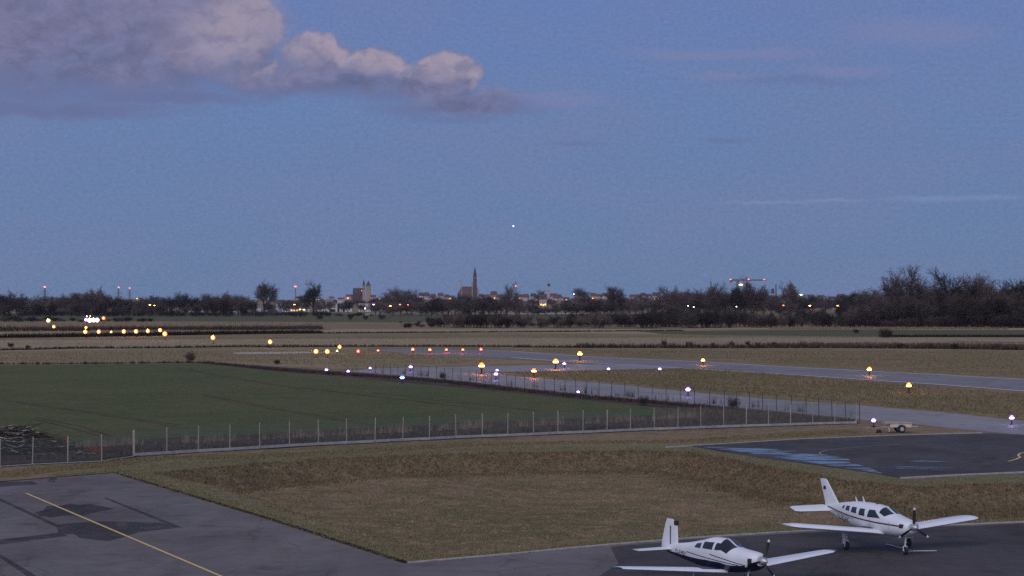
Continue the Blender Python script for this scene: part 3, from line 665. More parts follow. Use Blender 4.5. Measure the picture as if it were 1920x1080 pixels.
for x, y, E, s, lab in (
    (612,693,E_VI,1.6,'pale violet lamp at the far left tip of the taxiway'),
    (653,696,E_VI,1.5,'pale violet lamp second from the taxiway left tip'),
    (694,690,E_VI,1.3,'small violet lamp on the far edge of the taxiway start'),
    (770,687.5,E_VI,1.9,'violet lamp above the blue one on the taxiway far edge'),
    (754,707.5,E_BL,2.1,'saturated blue lamp on the near edge of the taxiway'),
    (932,694,E_VI,1.3,'small violet lamp right above the big violet one at the fork'),
    (930,701,E_VI,2.0,'big violet lamp at the fork just right of the deep orange lamp'),
    (1058,681.5,E_VI,1.8,'violet lamp touching the brightest amber lamp'),
    (1141,691.5,E_VI,1.6,'violet lamp on the connecting taxiway left of another like it'),
    (1237,691.5,E_VI,1.6,'violet lamp on the connecting taxiway right of another like it'),
    (1084,734.5,E_VI,1.2,'small violet lamp below the taxiway by the weeds'),
    (1290,730,E_VI,2.0,'bright violet lamp on the far edge of the taxiway middle'),
    (1638,788,E_VI,1.4,'violet lamp by the end of the fence left of the trailer'),
    (1897,783,E_VI,1.6,'violet lamp at the far right on the taxiway edge')):
    lamp(x, y, 'blue', E, s, 'taxiway_lamp', lab, GT)

# ------------------------------------------------------------------ aeroplanes
class Fus:
    def __init__(s, st, n=2.5): s.st = st; s.n = n; s.L = [a[0] for a in st][::-1]
    def at(s, L):
        st = s.st[::-1]
        out = []
        for k in (1, 2, 3):
            xs = [a[0] for a in st]; ys = [a[k] for a in st]
            i = min(max(int(np.searchsorted(xs, L))-1, 0), len(xs)-2)
            def m(j):
                if j <= 0: return (ys[1]-ys[0])/(xs[1]-xs[0])
                if j >= len(xs)-1: return (ys[-1]-ys[-2])/(xs[-1]-xs[-2])
                a = (ys[j]-ys[j-1])/(xs[j]-xs[j-1]); b = (ys[j+1]-ys[j])/(xs[j+1]-xs[j])
                return 0 if a*b <= 0 else 2*a*b/(a+b)
            h = xs[i+1]-xs[i]; t = min(max((L-xs[i])/h, 0), 1)
            out.append((2*t**3-3*t*t+1)*ys[i]+(t**3-2*t*t+t)*h*m(i)+(-2*t**3+3*t*t)*ys[i+1]+(t**3-t*t)*h*m(i+1))
        return out
    def pt(s, L, t, off=0):
        zb, zt, w = s.at(L); zc, hz = (zb+zt)/2, (zt-zb)/2; e = 2/s.n
        sy = math.copysign(abs(math.sin(t))**e, math.sin(t)); cz = math.copysign(abs(math.cos(t))**e, math.cos(t))
        return (L, (w+off)*sy, zc+(hz+off)*cz)
    def side(s, L, z, sgn, off=.008):
        zb, zt, w = s.at(L); zc, hz = (zb+zt)/2, (zt-zb)/2; q = min(abs((z-zc)/hz), .999)
        return (L, sgn*(w*(1-q**s.n)**(1/s.n)+off), z+(off*.6 if z > zc else 0))
    def shell(s, t0, t1, nt=14, nl=44):
        m = MB(); La, Lb = s.st[0][0], s.st[-1][0]
        Ls = [La+(Lb-La)*i/nl for i in range(nl+1)]; ts = [t0+(t1-t0)*j/nt for j in range(nt+1)]
        vs = [s.pt(L, t) for L in Ls for t in ts]; k = nt+1
        fs = [(i*k+j, i*k+j+1, (i+1)*k+j+1, (i+1)*k+j) for i in range(nl) for j in range(nt)]
        m.add(vs, fs); return m
    def patch(s, quad, sgn, off=.008, n=6, m=None):
        """quad: four (L, z) corners, grid laid on the flank"""
        m = m or MB(); (a, b, c, d) = [np.array(q) for q in quad]; vs = []
        for i in range(n+1):
            for j in range(n+1):
                u, v = i/n, j/n; q = (a*(1-u)+b*u)*(1-v)+(d*(1-u)+c*u)*v; vs.append(s.side(q[0], q[1], sgn, off))
        k = n+1; fs = [(i*k+j, i*k+j+1, (i+1)*k+j+1, (i+1)*k+j) for i in range(n) for j in range(n)]
        return m.add(vs, fs)
def foil(c, th, n=10):
    up = []; lo = []
    for i in range(n+1):
        x = .5*(1-math.cos(PI*i/n)); y = 5*th*(.2969*math.sqrt(x)-.126*x-.3516*x*x+.2843*x**3-.1015*x**4)
        up.append((-x*c, y*c*1.15)); lo.append((-x*c, -y*c*.75))
    return up+lo[-2:0:-1]
def surf(secs, vertical=False):
    """secs: (span, LE L, z, chord, thickness)"""
    m = MB(); k = None; vs = []
    for s_, L, z, c, th in secs:
        pr = foil(c, th); k = len(pr)
        for px_, pz in pr: vs.append((L+px_, pz, s_) if vertical else (L+px_, s_, z+pz))
    ns = len(secs); fs = [(i*k+j, i*k+(j+1) % k, (i+1)*k+(j+1) % k, (i+1)*k+j) for i in range(ns-1) for j in range(k)]
    fs += [tuple(range(k)), tuple(range((ns-1)*k, ns*k))[::-1]]
    m.add(vs, fs); return m
def finish(o, smooth=True):
    bm = bmesh.new(); bm.from_mesh(o.data); bmesh.ops.recalc_face_normals(bm, faces=bm.faces); bm.to_mesh(o.data); bm.free()
    if smooth:
        o.data.shade_smooth()
        try: o.data.set_sharp_from_angle(angle=math.radians(38))
        except Exception: pass
    return o
def letters(F, text, L0, z0, size, sgn, parent, mat, slope=0.0):
    cu = bpy.data.curves.new('t', 'FONT'); cu.body = text; cu.size = size; cu.space_character = 1.08; cu.shear = .15
    t = bpy.data.objects.new('t', cu); COL.objects.link(t); dg = bpy.context.evaluated_depsgraph_get(); dg.update()
    me = bpy.data.meshes.new_from_object(t.evaluated_get(dg)); bpy.data.objects.remove(t); bpy.data.curves.remove(cu)
    for v in me.vertices:
        # the text runs nose-ward on the starboard flank as read from outside
        L = L0+(v.co.x if sgn < 0 else -v.co.x); z = z0+v.co.y+slope*(L-L0); v.co = F.side(L, z, sgn, .012)
    me.name = 'registration'; me.materials.clear(); me.materials.append(MATS[mat]); o = link('registration', me, parent); return o
def prop(parent, hub, R, blades_, rot, tipm):
    h = MB().lathe([(.17, -.02), (.17, .03), (.15, .14), (.10, .25), (.03, .32), (.005, .33)], (hub[0], 0, hub[2]), 18, 'x').build('propeller', 'light_metal', parent); finish(h)
    for i in range(blades_):
        a = rot+2*PI*i/blades_; m = MB(); tp = MB(); vs = []; secs = [(.12, .09, .9), (.3, .15, .65), (.55, .16, .42), (.78, .13, .3), (.9, .10, .25), (1.0, .04, .2)]
        def ring(r, c, tw):
            out = []
            for dx, dy in ((.5, 0), (0, .09), (-.5, 0), (0, -.09)):
                cx = dx*c; ty = dy*c; w = cx*math.cos(tw)-ty*math.sin(tw); d = cx*math.sin(tw)+ty*math.cos(tw)
                rr = r*R; out.append((hub[0]+.06+d, rr*math.sin(a)+w*math.cos(a), hub[2]+rr*math.cos(a)-w*math.sin(a)))
            return out
        def tubeq(ss, m):
            vs = [p for s_ in ss for p in ring(*s_)]; n = len(ss)
            m.add(vs, [(j*4+q, j*4+(q+1) % 4, (j+1)*4+(q+1) % 4, (j+1)*4+q) for j in range(n-1) for q in range(4)]+[(3, 2, 1, 0), ((n-1)*4, (n-1)*4+1, (n-1)*4+2, (n-1)*4+3)])
        tubeq(secs[:5], m); b = m.build('blade', 'dark_metal', h); finish(b, False)
        tubeq([(.88, .118, .27), (.94, .095, .25), (1.0, .05, .2)], tp); finish(tp.build('blade_tip', tipm, h), False)
def wheel(parent, c, r, w, legtop, fairing=False, mat='light_metal', leg='white_paint'):
    g = MB().tube(legtop, (c[0], c[1], c[2]+r*.9), .045, .035, 8)
    for s in (-1, 1): g.box(c[0]-.03, c[0]+.03, c[1]+s*(w/2+.02)-.012, c[1]+s*(w/2+.02)+.012, c[2], c[2]+r*1.1)
    g.box(c[0]-.05, c[0]+.05, c[1]-w/2-.03, c[1]+w/2+.03, c[2]+r*1.05, c[2]+r*1.2)
    lo = g.build('landing_gear', leg, parent)
    t = MB().lathe([(r*.55, -w/2), (r*.88, -w/2*.95), (r, -w/4), (r, w/4), (r*.88, w/2*.95), (r*.55, w/2)], c, 22, 'y').build('tyre', 'black_rubber', lo); finish(t)
    finish(MB().lathe([(r*.15, -w/2*1.02), (r*.56, -w/2*.98), (r*.56, w/2*.98), (r*.15, w/2*1.02)], c, 16, 'y').build('rim', mat, lo))
    return lo

def plane_six():
    h = Vector((.338, -.941, 0)); r = empty('parked_aeroplane', (17.86, 90.5, .03), math.atan2(h.y, h.x), 'white low wing aeroplane with maroon side stripe and five cabin windows, wholly in view', 'aeroplane', 'parked aeroplanes')
    F = Fus([(2.86, 1.12, 1.55, .26), (2.74, 1.0, 1.63, .40), (2.5, .90, 1.68, .48), (1.65, .80, 1.79, .56), (1.25, .78, 1.87, .585), (.55, .76, 2.09, .605), (-.5, .75, 2.15, .61), (-1.9, .80, 2.11, .57), (-3.0, .95, 1.99, .45), (-4.2, 1.16, 1.80, .26), (-5.1, 1.33, 1.66, .11), (-5.35, 1.42, 1.6, .04)])
    f = F.shell(0, 2*PI, 40); k = 41
    f.f += [tuple(range(k-1)), tuple(44*k+j for j in range(k-1))][::1]
    fu = f.build('fuselage', 'white_paint', r); finish(fu)
    for s in (-1, 1):
        for q in (((.90, 1.60), (-.26, 1.55), (-.18, 1.91), (.30, 1.93)), ((-.50, 1.56), (-1.08, 1.57), (-1.05, 1.88), (-.56, 1.90)), ((-1.32, 1.60), (-1.86, 1.62), (-1.83, 1.88), (-1.37, 1.89)), ((-2.06, 1.64), (-2.52, 1.66), (-2.47, 1.87), (-2.10, 1.88)), ((-2.70, 1.68), (-2.94, 1.70), (-2.90, 1.84), (-2.74, 1.86))):
            F.patch(q, s).build('window', 'glass_dark', fu)
        # stripe along the flank, thinner to the tail, and the cheek line beneath
        m = MB(); zz = [(2.62, 1.40), (1.6, 1.385), (.5, 1.37), (-.8, 1.38), (-2.0, 1.42), (-3.0, 1.47), (-4.0, 1.53), (-4.9, 1.58)]
        for (a, za), (b_, zb_) in zip(zz, zz[1:]): F.patch(((a, za-.035), (b_, zb_-.035), (b_, zb_+.03), (a, za+.03)), s, .007, 3, m)
        m.build('side_stripe', 'maroon_paint', fu)
        m = MB(); zz = [(-1.6, 1.30), (-3.0, 1.38), (-4.2, 1.47)]
        for (a, za), (b_, zb_) in zip(zz, zz[1:]): F.patch(((a, za-.012), (b_, zb_-.012), (b_, zb_+.012), (a, za+.012)), s, .007, 3, m)
        m.build('pinstripe', 'navy_paint', fu)
        m = MB(); F.patch(((1.64, .95), (1.62, .95), (1.62, 1.74), (1.64, 1.74)), s, .006, 3, m); F.patch(((-2.1, .98), (-2.12, .98), (-2.12, 1.36), (-2.1, 1.36)), s, .006, 3, m); F.patch(((-3.0, 1.1), (-3.02, 1.1), (-3.02, 1.9), (-3.0, 1.9)), s, .006, 3, m); m.build('panel_seam', 'steel_far', fu)
        # door seam
        m = MB()
        for a in (((.0, .98), (-.02, .98), (-.02, 1.5), (0, 1.5)),): F.patch(a, s, .006, 3, m)
        m.build('door_seam', 'dark_metal', fu)
        F.patch(((2.70, 1.32), (2.44, 1.30), (2.44, 1.50), (2.70, 1.50)), s, .006).build('cowl_inlet', 'cabin_dark', fu)
    letters(F, 'D-ESHK', -3.55, 1.10, .38, -1, fu, 'navy_paint', -.05); letters(F, 'D-ESHK', -1.95, 1.10, .38, 1, fu, 'navy_paint', -.05)
    # windscreen, two halves with a centre post
    for s in (-1, 1):
        vs = []; n = 8
        for i in range(n+1):
            for j in range(n+1):
                u, v = i/n, j/n; t = s*(.06+v*.86); La = 1.36-.20*v**2.2; Lb = .60-.02*v; Lb = min(Lb+.12*v, La-.05); L = La+(Lb-La)*u; vs.append(F.pt(L, t, .009))
        k = n+1; MB().add(vs, [(i*k+j, i*k+j+1, (i+1)*k+j+1, (i+1)*k+j) for i in range(n) for j in range(n)]).build('windscreen', 'glass_dark', fu)
    for s in (-1, 1):
        secs = [(s*.35, .98, .86, 1.95, .15), (s*1.0, .85, .94, 1.72, .155), (s*4.75, .82, 1.33, 1.62, .15), (s*5.0, .74, 1.36, 1.4, .12), (s*5.16, .56, 1.375, .95, .06)]
        w = surf(secs).build('wing', 'white_paint', r); finish(w)
        a = surf([(s*2.9, -.40, 1.155, .36, .06), (s*4.7, -.42, 1.35, .34, .06)]).build('aileron_seam', 'light_metal', w)
        MB().tube((-.42, s*2.9, 1.19), (-.44, s*4.85, 1.41), .012, n=4).tube((-.42, s*.9, .985), (-.42, s*2.8, 1.18), .012, n=4).tube((-.42, s*2.86, 1.18), (-.76, s*2.86, 1.13), .012, n=4).build('flap_seam', 'dark_metal', w)
        MB().box(-.45, .35, s*.78-.16, s*.78+.16, 1.07, 1.085).build('wing_walk', 'black_rubber', w)
        st = surf([(s*.04, .38, 0, .98, .09), (s*1.85, .30, 0, .84, .09), (s*2.08, .2, 0, .62, .05)]).build('tailplane', 'white_paint', r, loc=(-4.95, 0, 1.47)); finish(st); st.rotation_euler = (0, math.radians(13), 0)
    fin = surf([(1.5, -3.55, 0, 1.85, .04), (1.78, -3.98, 0, 1.46, .08), (2.84, -5.16, 0, .76, .09), (2.92, -5.27, 0, .60, .05)], True).build('fin', 'white_paint', r); finish(fin)
    for s in (-1, 1): MB().box(-5.52, -5.30, s*.02, s*.048, 2.40, 2.56).build('tail_emblem', 'navy_paint', fin)
    prop(r, (2.92, 0, 1.38), .93, 3, .03, 'white_paint')
    wheel(r, (2.2, 0, .19), .19, .15, (2.25, 0, .9))
    for s in (-1, 1):
        lg = wheel(r, (-.3, s*1.72, .21), .21, .17, (-.25, s*1.72, .98)); MB().box(-.42, -.16, s*1.85, s*1.87, .3, .95).build('gear_door', 'white_paint', lg)
    for L, hh in ((-1.55, .26), (-2.25, .22)):
        zt = F.at(L)[1]; a = MB().add([(L+.08, -.012, zt-.02), (L-.06, -.012, zt-.02), (L-.06, .012, zt-.02), (L+.08, .012, zt-.02), (L-.10, -.006, zt+hh), (L-.16, -.006, zt+hh), (L-.16, .006, zt+hh), (L-.10, .006, zt+hh)], [(3, 2, 1, 0), (4, 5, 6, 7), (0, 1, 5, 4), (1, 2, 6, 5), (2, 3, 7, 6), (3, 0, 4, 7)]); a.build('antenna', 'white_paint', fu)
    MB().lathe([(.06, 0), (.06, .05), (.03, .08)], (-.3, 0, F.at(-.3)[1]-.01), 10).build('beacon', 'maroon_paint', fu)
    return r
plane_six()
def plane_four():
    h = Vector((.478, -.878, 0)); r = empty('parked_aeroplane', (9.0, 78.8, .03), math.atan2(h.y, h.x), 'white and navy aeroplane with upright fin, cut by the bottom edge of the photo', 'aeroplane', 'parked aeroplanes')
    F = Fus([(2.55, 1.14, 1.56, .24), (2.42, 1.02, 1.62, .38), (2.15, .90, 1.67, .44), (1.2, .72, 1.71, .52), (.85, .68, 1.76, .54), (.15, .62, 2.0, .55), (-.5, .60, 1.99, .54), (-1.5, .64, 1.78, .46), (-2.6, .73, 1.55, .32), (-3.6, .83, 1.39, .2), (-4.4, .92, 1.24, .09), (-4.6, 1.0, 1.2, .03)])
    up = F.shell(-1.86, 1.86, 34); fu = up.build('fuselage', 'white_paint', r)
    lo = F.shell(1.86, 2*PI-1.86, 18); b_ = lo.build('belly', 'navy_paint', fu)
    k = 35; MB().add([F.pt(2.55, -PI+2*PI*j/30) for j in range(30)], [tuple(range(30))]).build('cowl_face', 'white_paint', fu)
    fu.data.shade_smooth(); b_.data.shade_smooth()
    for s in (-1, 1):
        for q in (((.72, 1.60), (-.05, 1.53), (0, 1.83), (.28, 1.84)), ((-.22, 1.52), (-1.0, 1.50), (-.95, 1.78), (-.18, 1.83)), ((-1.18, 1.47), (-1.72, 1.46), (-1.6, 1.63), (-1.16, 1.70))):
            F.patch(q, s).build('window', 'glass_dark', fu)
        m = MB(); 
        for a, za, b2, zb2 in ((2.3, 1.10, -.4, 1.32), (1.6, 1.08, -2.4, 1.18)): F.patch(((a, za-.016), (b2, zb2-.016), (b2, zb2+.016), (a, za+.016)), s, .007, 8, m)
        m.build('side_stripe', 'navy_paint', fu)
        F.patch(((2.40, 1.22), (2.18, 1.2), (2.18, 1.44), (2.40, 1.44)), s, .006).build('cowl_inlet', 'cabin_dark', fu)
        vs = []; n = 8
        for i in range(n+1):
            for j in range(n+1):
                u, v = i/n, j/n; t = s*(.05+v*1.14); La = 1.0-.2*v**2; Lb = min(.22+.1*v, La-.05); L = La+(Lb-La)*u; vs.append(F.pt(L, t, .009))
        k = n+1; MB().add(vs, [(i*k+j, i*k+j+1, (i+1)*k+j+1, (i+1)*k+j) for i in range(n) for j in range(n)]).build('windscreen', 'glass_dark', fu)
        w = surf([(s*.3, .62, .66, 1.62, .14), (s*1.0, .60, .72, 1.54, .14), (s*5.2, .58, 1.13, .92, .12), (s*5.42, .5, 1.15, .74, .07)]).build('wing', 'white_paint', r); finish(w)
        tp = surf([(s*5.42, .5, 1.15, .74, .09), (s*5.6, .42, 1.165, .6, .08), (s*5.72, .28, 1.17, .34, .05)]).build('wing_tip', 'navy_paint', w); finish(tp)
        g = surf([(s*.34, .50, .69, 1.42, .165), (s*1.45, .50, .785, 1.32, .165)]).build('wing_root', 'navy_paint', w); finish(g)
        st = surf([(s*.05, -3.85, 1.11, .85, .08), (s*1.75, -3.95, 1.12, .62, .08)]).build('tailplane', 'white_paint', r); finish(st)
    fin = surf([(1.1, -3.5, 0, 1.42, .07), (1.4, -3.58, 0, 1.28, .08), (2.16, -3.62, 0, .98, .08), (2.33, -3.80, 0, .70, .06), (2.40, -3.98, 0, .48, .05)], True).build('fin', 'white_paint', r); finish(fin)
    m = MB()
    m.add([(-3.60, y, z) for y in (-.05, .05) for z in (2.17, 2.36)]+[(-3.84, y, z) for y in (-.05, .05) for z in (2.17, 2.36)], [(0, 1, 3, 2), (4, 6, 7, 5), (0, 4, 5, 1), (2, 3, 7, 6), (1, 5, 7, 3), (0, 2, 6, 4)])
    m.build('fin_cap', 'cabin_dark', fin)
    for s in (-1, 1): MB().box(-4.16, -4.1, s*.045, s*.052, 1.25, 2.1).build('rudder_seam', 'navy_paint', fin)
    MB().tube((-3.62, 0, 2.0), (-3.4, 0, 2.0), .02, n=6).build('antenna', 'light_metal', fin)
    letters(F, 'D-EMKL', -3.5, .98, .30, -1, fu, 'navy_paint', -.03)
    prop(r, (2.6, 0, 1.36), .92, 3, .35, 'white_paint')
    wheel(r, (1.6, 0, .19), .19, .14, (1.65, 0, .8))
    for s in (-1, 1): wheel(r, (-.35, s*1.4, .2), .2, .16, (-.3, s*1.4, .78))
plane_four()
# tow bar lying by the nose wheel
p = G(1700, 1038.5); tb = empty('tow_bar', (p.x, p.y, .035), 0, 'pale metal tow bar lying at the nose wheel of the whole white aeroplane', 'tow bar')
def gp(x, y, z=.06): q = G(x, y); return Vector((q.x-p.x, q.y-p.y, z))
MB().tube(gp(1663, 1024), gp(1712, 1037), .028, n=8).build('bar', 'light_metal', tb)
MB().tube(gp(1712, 1037), gp(1756, 1036.5), .03, n=8).build('handle', 'light_metal', tb)
MB().tube(gp(1691, 1041), gp(1716, 1036), .025, n=8).build('fork', 'light_metal', tb)

# ------------------------------------------------------------------ town buildings
def where(x):
    for lim, t in ((70, 'left of the far left pylon'), (130, 'right behind the far left pylon'), (200, 'behind the bright white lamp cluster'), (265, 'under the two small red lights'), (340, 'left of the long white sheds'), (430, 'behind the long white sheds'),
                   (540, 'around the vase shaped tree left of the red beacon'), (620, 'right of the red beacon'), (670, 'left of the twin towered church'), (730, 'right below the twin towered church'), (790, 'between the two churches'), (850, 'left of the tall spire church'), (910, 'below the tall spire church'),
                   (975, 'below the red beacon mast'), (1050, 'by the onion domed tower'), (1110, 'by the yellow lit gable'), (1180, 'midway from onion dome to crane'), (1260, 'below the pink lit house'), (1340, 'left of the tower crane'), (1420, 'below the tower crane'), (1470, 'below the chimney'),
                   (1530, 'by the orange street lamps'), (1600, 'at the right orange street lamp'), (1660, 'left of the tallest tree'), (1740, 'below the tallest tree'), (1820, 'below the wide crowned tree at right')):
        if x < lim: return t
    return 'at the right edge of the photo'
def house(x, D, ytop, w, d, wallm, roofm, name='house', lab=None, flat=False, zb=None, sink=0, roofh=.4, lit=False, rot=0.0, cat='house', axis='x'):
    X = (x-960)/FP*D; base = TZ(X, D) if zb is None else zb; zt = ZY(ytop, D); hgt = max(zt-base, 3.0)
    lab = lab or f'{random.choice(("small", "low", "narrow", "broad"))} {("rose" if "rose" in wallm else "pale")} house {where(x)}'
    r = empty(name, (X, D, base), rot, lab, cat, 'town houses on the skyline' if cat == 'house' else None)
    wz = hgt*(1-roofh) if not flat else hgt*.93
    wl = MB().box(-w/2, w/2, -d/2, d/2, -2, wz).build('wall', wallm, r)
    if flat: MB().box(-w/2-.4, w/2+.4, -d/2-.4, d/2+.4, wz+.01, hgt).build('roof', roofm, r)
    elif axis == 'x': MB().gable(w, d, wz+.01, hgt, .5).build('roof', roofm, r)
    else: MB().gable_y(w, d, wz+.01, hgt, .5).build('roof', roofm, r)
    n = max(1, int(w/4)); wm = MB(); 
    for i in range(n):
        for z in np.arange(1.2, wz-1.4, 3.0):
            cx = -w/2+(i+.5)*w/n; wm.box(cx-.5, cx+.5, -d/2-.06, -d/2-.003, z, z+1.4)
    if wm.v and D < 3500: wm.build('windows', 'lit_window' if lit else 'window_dark', r)['kind'] = 'stuff'
    return r
MATS['lit_window'] = bpy.data.materials['lit_window']
town = [(1036,4100,553),(1050,4000,556),(700,4200,553),(712,3950,560),(742,4100,549),(756,3800,556),(775,4200,552),(790,4000,549),(800,4300,548),(812,3900,551),(826,4100,549),(838,3900,552),(846,4000,554),(902,4100,551),(912,3900,552),(926,4200,546),(938,3900,552),(950,4200,555),
        (975,4100,552),(986,3900,551),(1000,4200,550),(1008,3800,556),(1042,3900,556),(1048,4200,552),(1062,3800,557),(1090,4100,550),(1100,3900,553),(1112,4300,549),(1122,4000,551),(1134,4200,549),(1145,3900,554),(1185,4100,552),(1196,3900,552),(1206,4200,549),(1216,4000,551),
        (1246,3900,556),(1260,4100,555),(1290,4200,553),(1302,3900,554),(1448,4100,556),(1466,3900,560),(1520,4100,552),(1540,4200,553),(1560,3900,556),(1576,4200,551),(1590,4000,556),(560,4000,556),(575,4200,553),(600,3800,560),(622,4100,556),(640,3900,558),(655,4200,552),(30,3900,558),(140,3900,556),(260,4000,558),(300,4200,560),(405,4000,557)]
for i, (x, D, yt) in enumerate(town):
    house(x, D, yt, random.uniform(8, 15), random.uniform(9, 12), random.choice(('rose_wall', 'pale_wall', 'rose_wall', 'brick_pale')), random.choice(('red_roof', 'dark_roof', 'red_roof')), rot=random.uniform(-.5, .5), roofh=random.uniform(.4, .55), lab=None)
    if i % 3 == 0: hh = [o for o in COL.objects if o.name.startswith('wall')][-1].parent; MB().box(-1.4, 1.4, -6.6, -6.5, 2.2, 4.4).build('lit_window', 'lamp_yellow', hh)
# nearer pale sheds and halls at the left
for x, D, yt, w, d, wm_, rm, fl, lab in (
    (305,2200,573,9,10,'pale_wall','shed_roof',False,'small pale gabled shed at the left end of the long white sheds'),
    (326,2200,577.5,13,9,'pale_wall','shed_roof',True,'low flat shed between gabled shed and longest white shed'),
    (365,2200,578.5,30,12,'pale_wall','shed_roof',True,'longest white shed with a flat roof behind the meadow'),
    (417,2200,575,12,12,'pale_wall','shed_roof',False,'pale gabled building right of the longest white shed'),
    (448,2200,580,12,9,'pale_wall','shed_roof',True,'low pale hut right of the gabled pale building'),
    (484,2200,577.5,8,9,'pale_wall','shed_roof',True,'pale flat building touching the left of the round dome'),
    (604,2300,575,9,9,'pale_wall','dark_roof',False,'pale house right of the second vase shaped tree'),
    (622,2300,577,10,9,'pale_wall','shed_roof',False,'pale shed left of the three storey pale house'),
    (640,2300,562,9,9,'pale_wall','shed_roof',True,'pale block high in the trees left of the twin towered church'),
    (628,2300,568,12,9,'pale_wall','shed_roof',True,'pale flat roof in the trees right of the second vase shaped tree'),
    (652,2300,574,11,9,'pale_wall','dark_roof',False,'dark roofed pale house below the left end of the twin towered church'),
    (684,2300,569,15,9,'pale_wall','shed_roof',True,'pale two storey block straight below the twin towered church'),
    (714,2300,577,10,9,'pale_wall','shed_roof',False,'small pale roof below the violet street light'),
    (618,2500,563,10,9,'pale_wall','shed_roof',True,'pale flat building above the others right of the red beacon'),
    (600,2500,562,8,9,'rose_wall','dark_roof',False,'rose house beside the second vase shaped tree'),
    (526,2600,562,8,9,'pale_wall','dark_roof',False,'pale house with a dark roof between the two vase shaped trees'),
    (1548,2700,557,4.5,6,'pale_wall','shed_roof',True,'slim pale tower block between the right two orange street lamps'),
    (1566,2700,560,8,6,'pale_wall','shed_roof',True,'small pale building above the right orange street lamp'),
    (56,2300,575,7,8,'pale_wall','dark_roof',False,'pale house among the trees left of the lit far left window'),
    (92,2300,575,6,8,'rose_wall','dark_roof',False,'rose lit house below the far left pylon'),
    (232,2500,561,9,9,'rose_wall','shed_roof',True,'rose building just below the pair of small red lights'),
    (100,2500,560,7,8,'pale_wall','shed_roof',True,'small pale roof right of the far left pylon')):
    house(x, D, yt, w, d, wm_, rm, 'shed' if 'shed' in lab else 'building', lab, flat=fl, zb=0.0, cat='shed' if 'shed' in lab else 'building')
r = house(553, 2250, 578.5, 36, 14, 'pale_wall', 'dark_roof', 'hall', 'low hall with warm lit windows below the red beacon', flat=True, zb=0.0, cat='hall')
for i in range(11):
    MB().box(-16.5+i*3.1, -14.6+i*3.1, -7.08, -7.01, .9, 2.7).build('lit_window', 'lit_window' if i in (4, 5, 6, 7, 9) else 'window_dark', r)
# round pale dome
dm = empty('dome_hall', AT(513, 2200), 0, 'pale round dome hall with an arched roof left of the lit hall', 'hall')
prof = [(13*.72*math.cos(a), 1.2+8.2*math.sin(a)) for a in np.linspace(0, PI/2, 10)]
finish(MB().lathe([(9.4, -1)]+prof[:-1]+[(.2, 9.4)], n=26).build('dome', 'shed_roof', dm)); MB().box(-5, 5, -9.9, -9.5, 0, 3.2).build('doorway', 'window_dark', dm)

# church with the tall spire
D = 4700; X = (890.5-960)/FP*D; z0 = TZ(X, D)
c1 = empty('spire_church', (X, D, z0), 0, 'brick church with a steep nave roof and one very tall dark spire on the skyline', 'church')
Hn = lambda y: ZY(y, D)-z0
tw = MB().box(-5.2, 5.2, -5.2, 5.2, -2, Hn(537)).box(-4.6, 4.6, -4.6, 4.6, Hn(537), Hn(524)).build('tower', 'brick_tower', c1)
MB().box(-4.2, 4.2, -4.2, 4.2, Hn(524), Hn(518.5)).box(-4.5, 4.5, -4.5, 4.5, Hn(518.5)+.01, Hn(517.6)).build('belfry', 'brick_tower', tw)
MB().box(-1.1, 1.1, -4.35, -4.21, Hn(523), Hn(519)).build('belfry_opening', 'slate', tw)
MB().lathe([(1.1, -.05), (1.1, .05)], (0, -4.7, Hn(521)+0), 14, 'y').build('clock_face', 'pale_wall', tw)
MB().box(-3.9, 3.9, -3.9, 3.9, Hn(517.6)+.02, Hn(514)).build('lantern', 'slate', tw)
MB().lathe([(4.1, Hn(514)), (3.4, Hn(511.5)), (2.4, Hn(509.5)), (2.7, Hn(508.6)), (1.6, Hn(505)), (.4, Hn(500.5)), (.12, Hn(499.4))], n=8).build('spire', 'slate', tw)
nv = MB().box(-44, -6, 6, 24, -2, Hn(552)).build('nave', 'brick_tower', c1)
rf = MB().add([(-45, 5, Hn(552)), (-6, 5, Hn(552)), (-6, 25, Hn(552)), (-45, 25, Hn(552)), (-34, 15, Hn(537.2)), (-6, 15, Hn(537.2))], [(3, 2, 1, 0), (0, 1, 5, 4), (2, 3, 4, 5), (0, 4, 3), (1, 2, 5)]).build('nave_roof', 'red_roof', c1)
for i in range(7): MB().box(-42+i*5.2, -40.4+i*5.2, 5.85, 5.98, 2, Hn(554)).build('window', 'window_dark', nv)
MB().box(-8.4, -5.6, 1, 5, 0, Hn(530)).pyramid(2.8, Hn(530), Hn(527), (-7, 3)).build('stair_turret', 'brick_pale', c1)
MB().box(5.3, 10.2, -4, 8, -2, Hn(545)).add([(5.3, -4.3, Hn(545)), (10.5, -4.3, Hn(545)), (10.5, 8.3, Hn(545)), (5.3, 8.3, Hn(545)), (5.3, 2, Hn(538.5))], [(0, 1, 4), (1, 2, 4), (2, 3, 4), (3, 0, 4)]).build('side_chapel', 'brick_pale', c1)
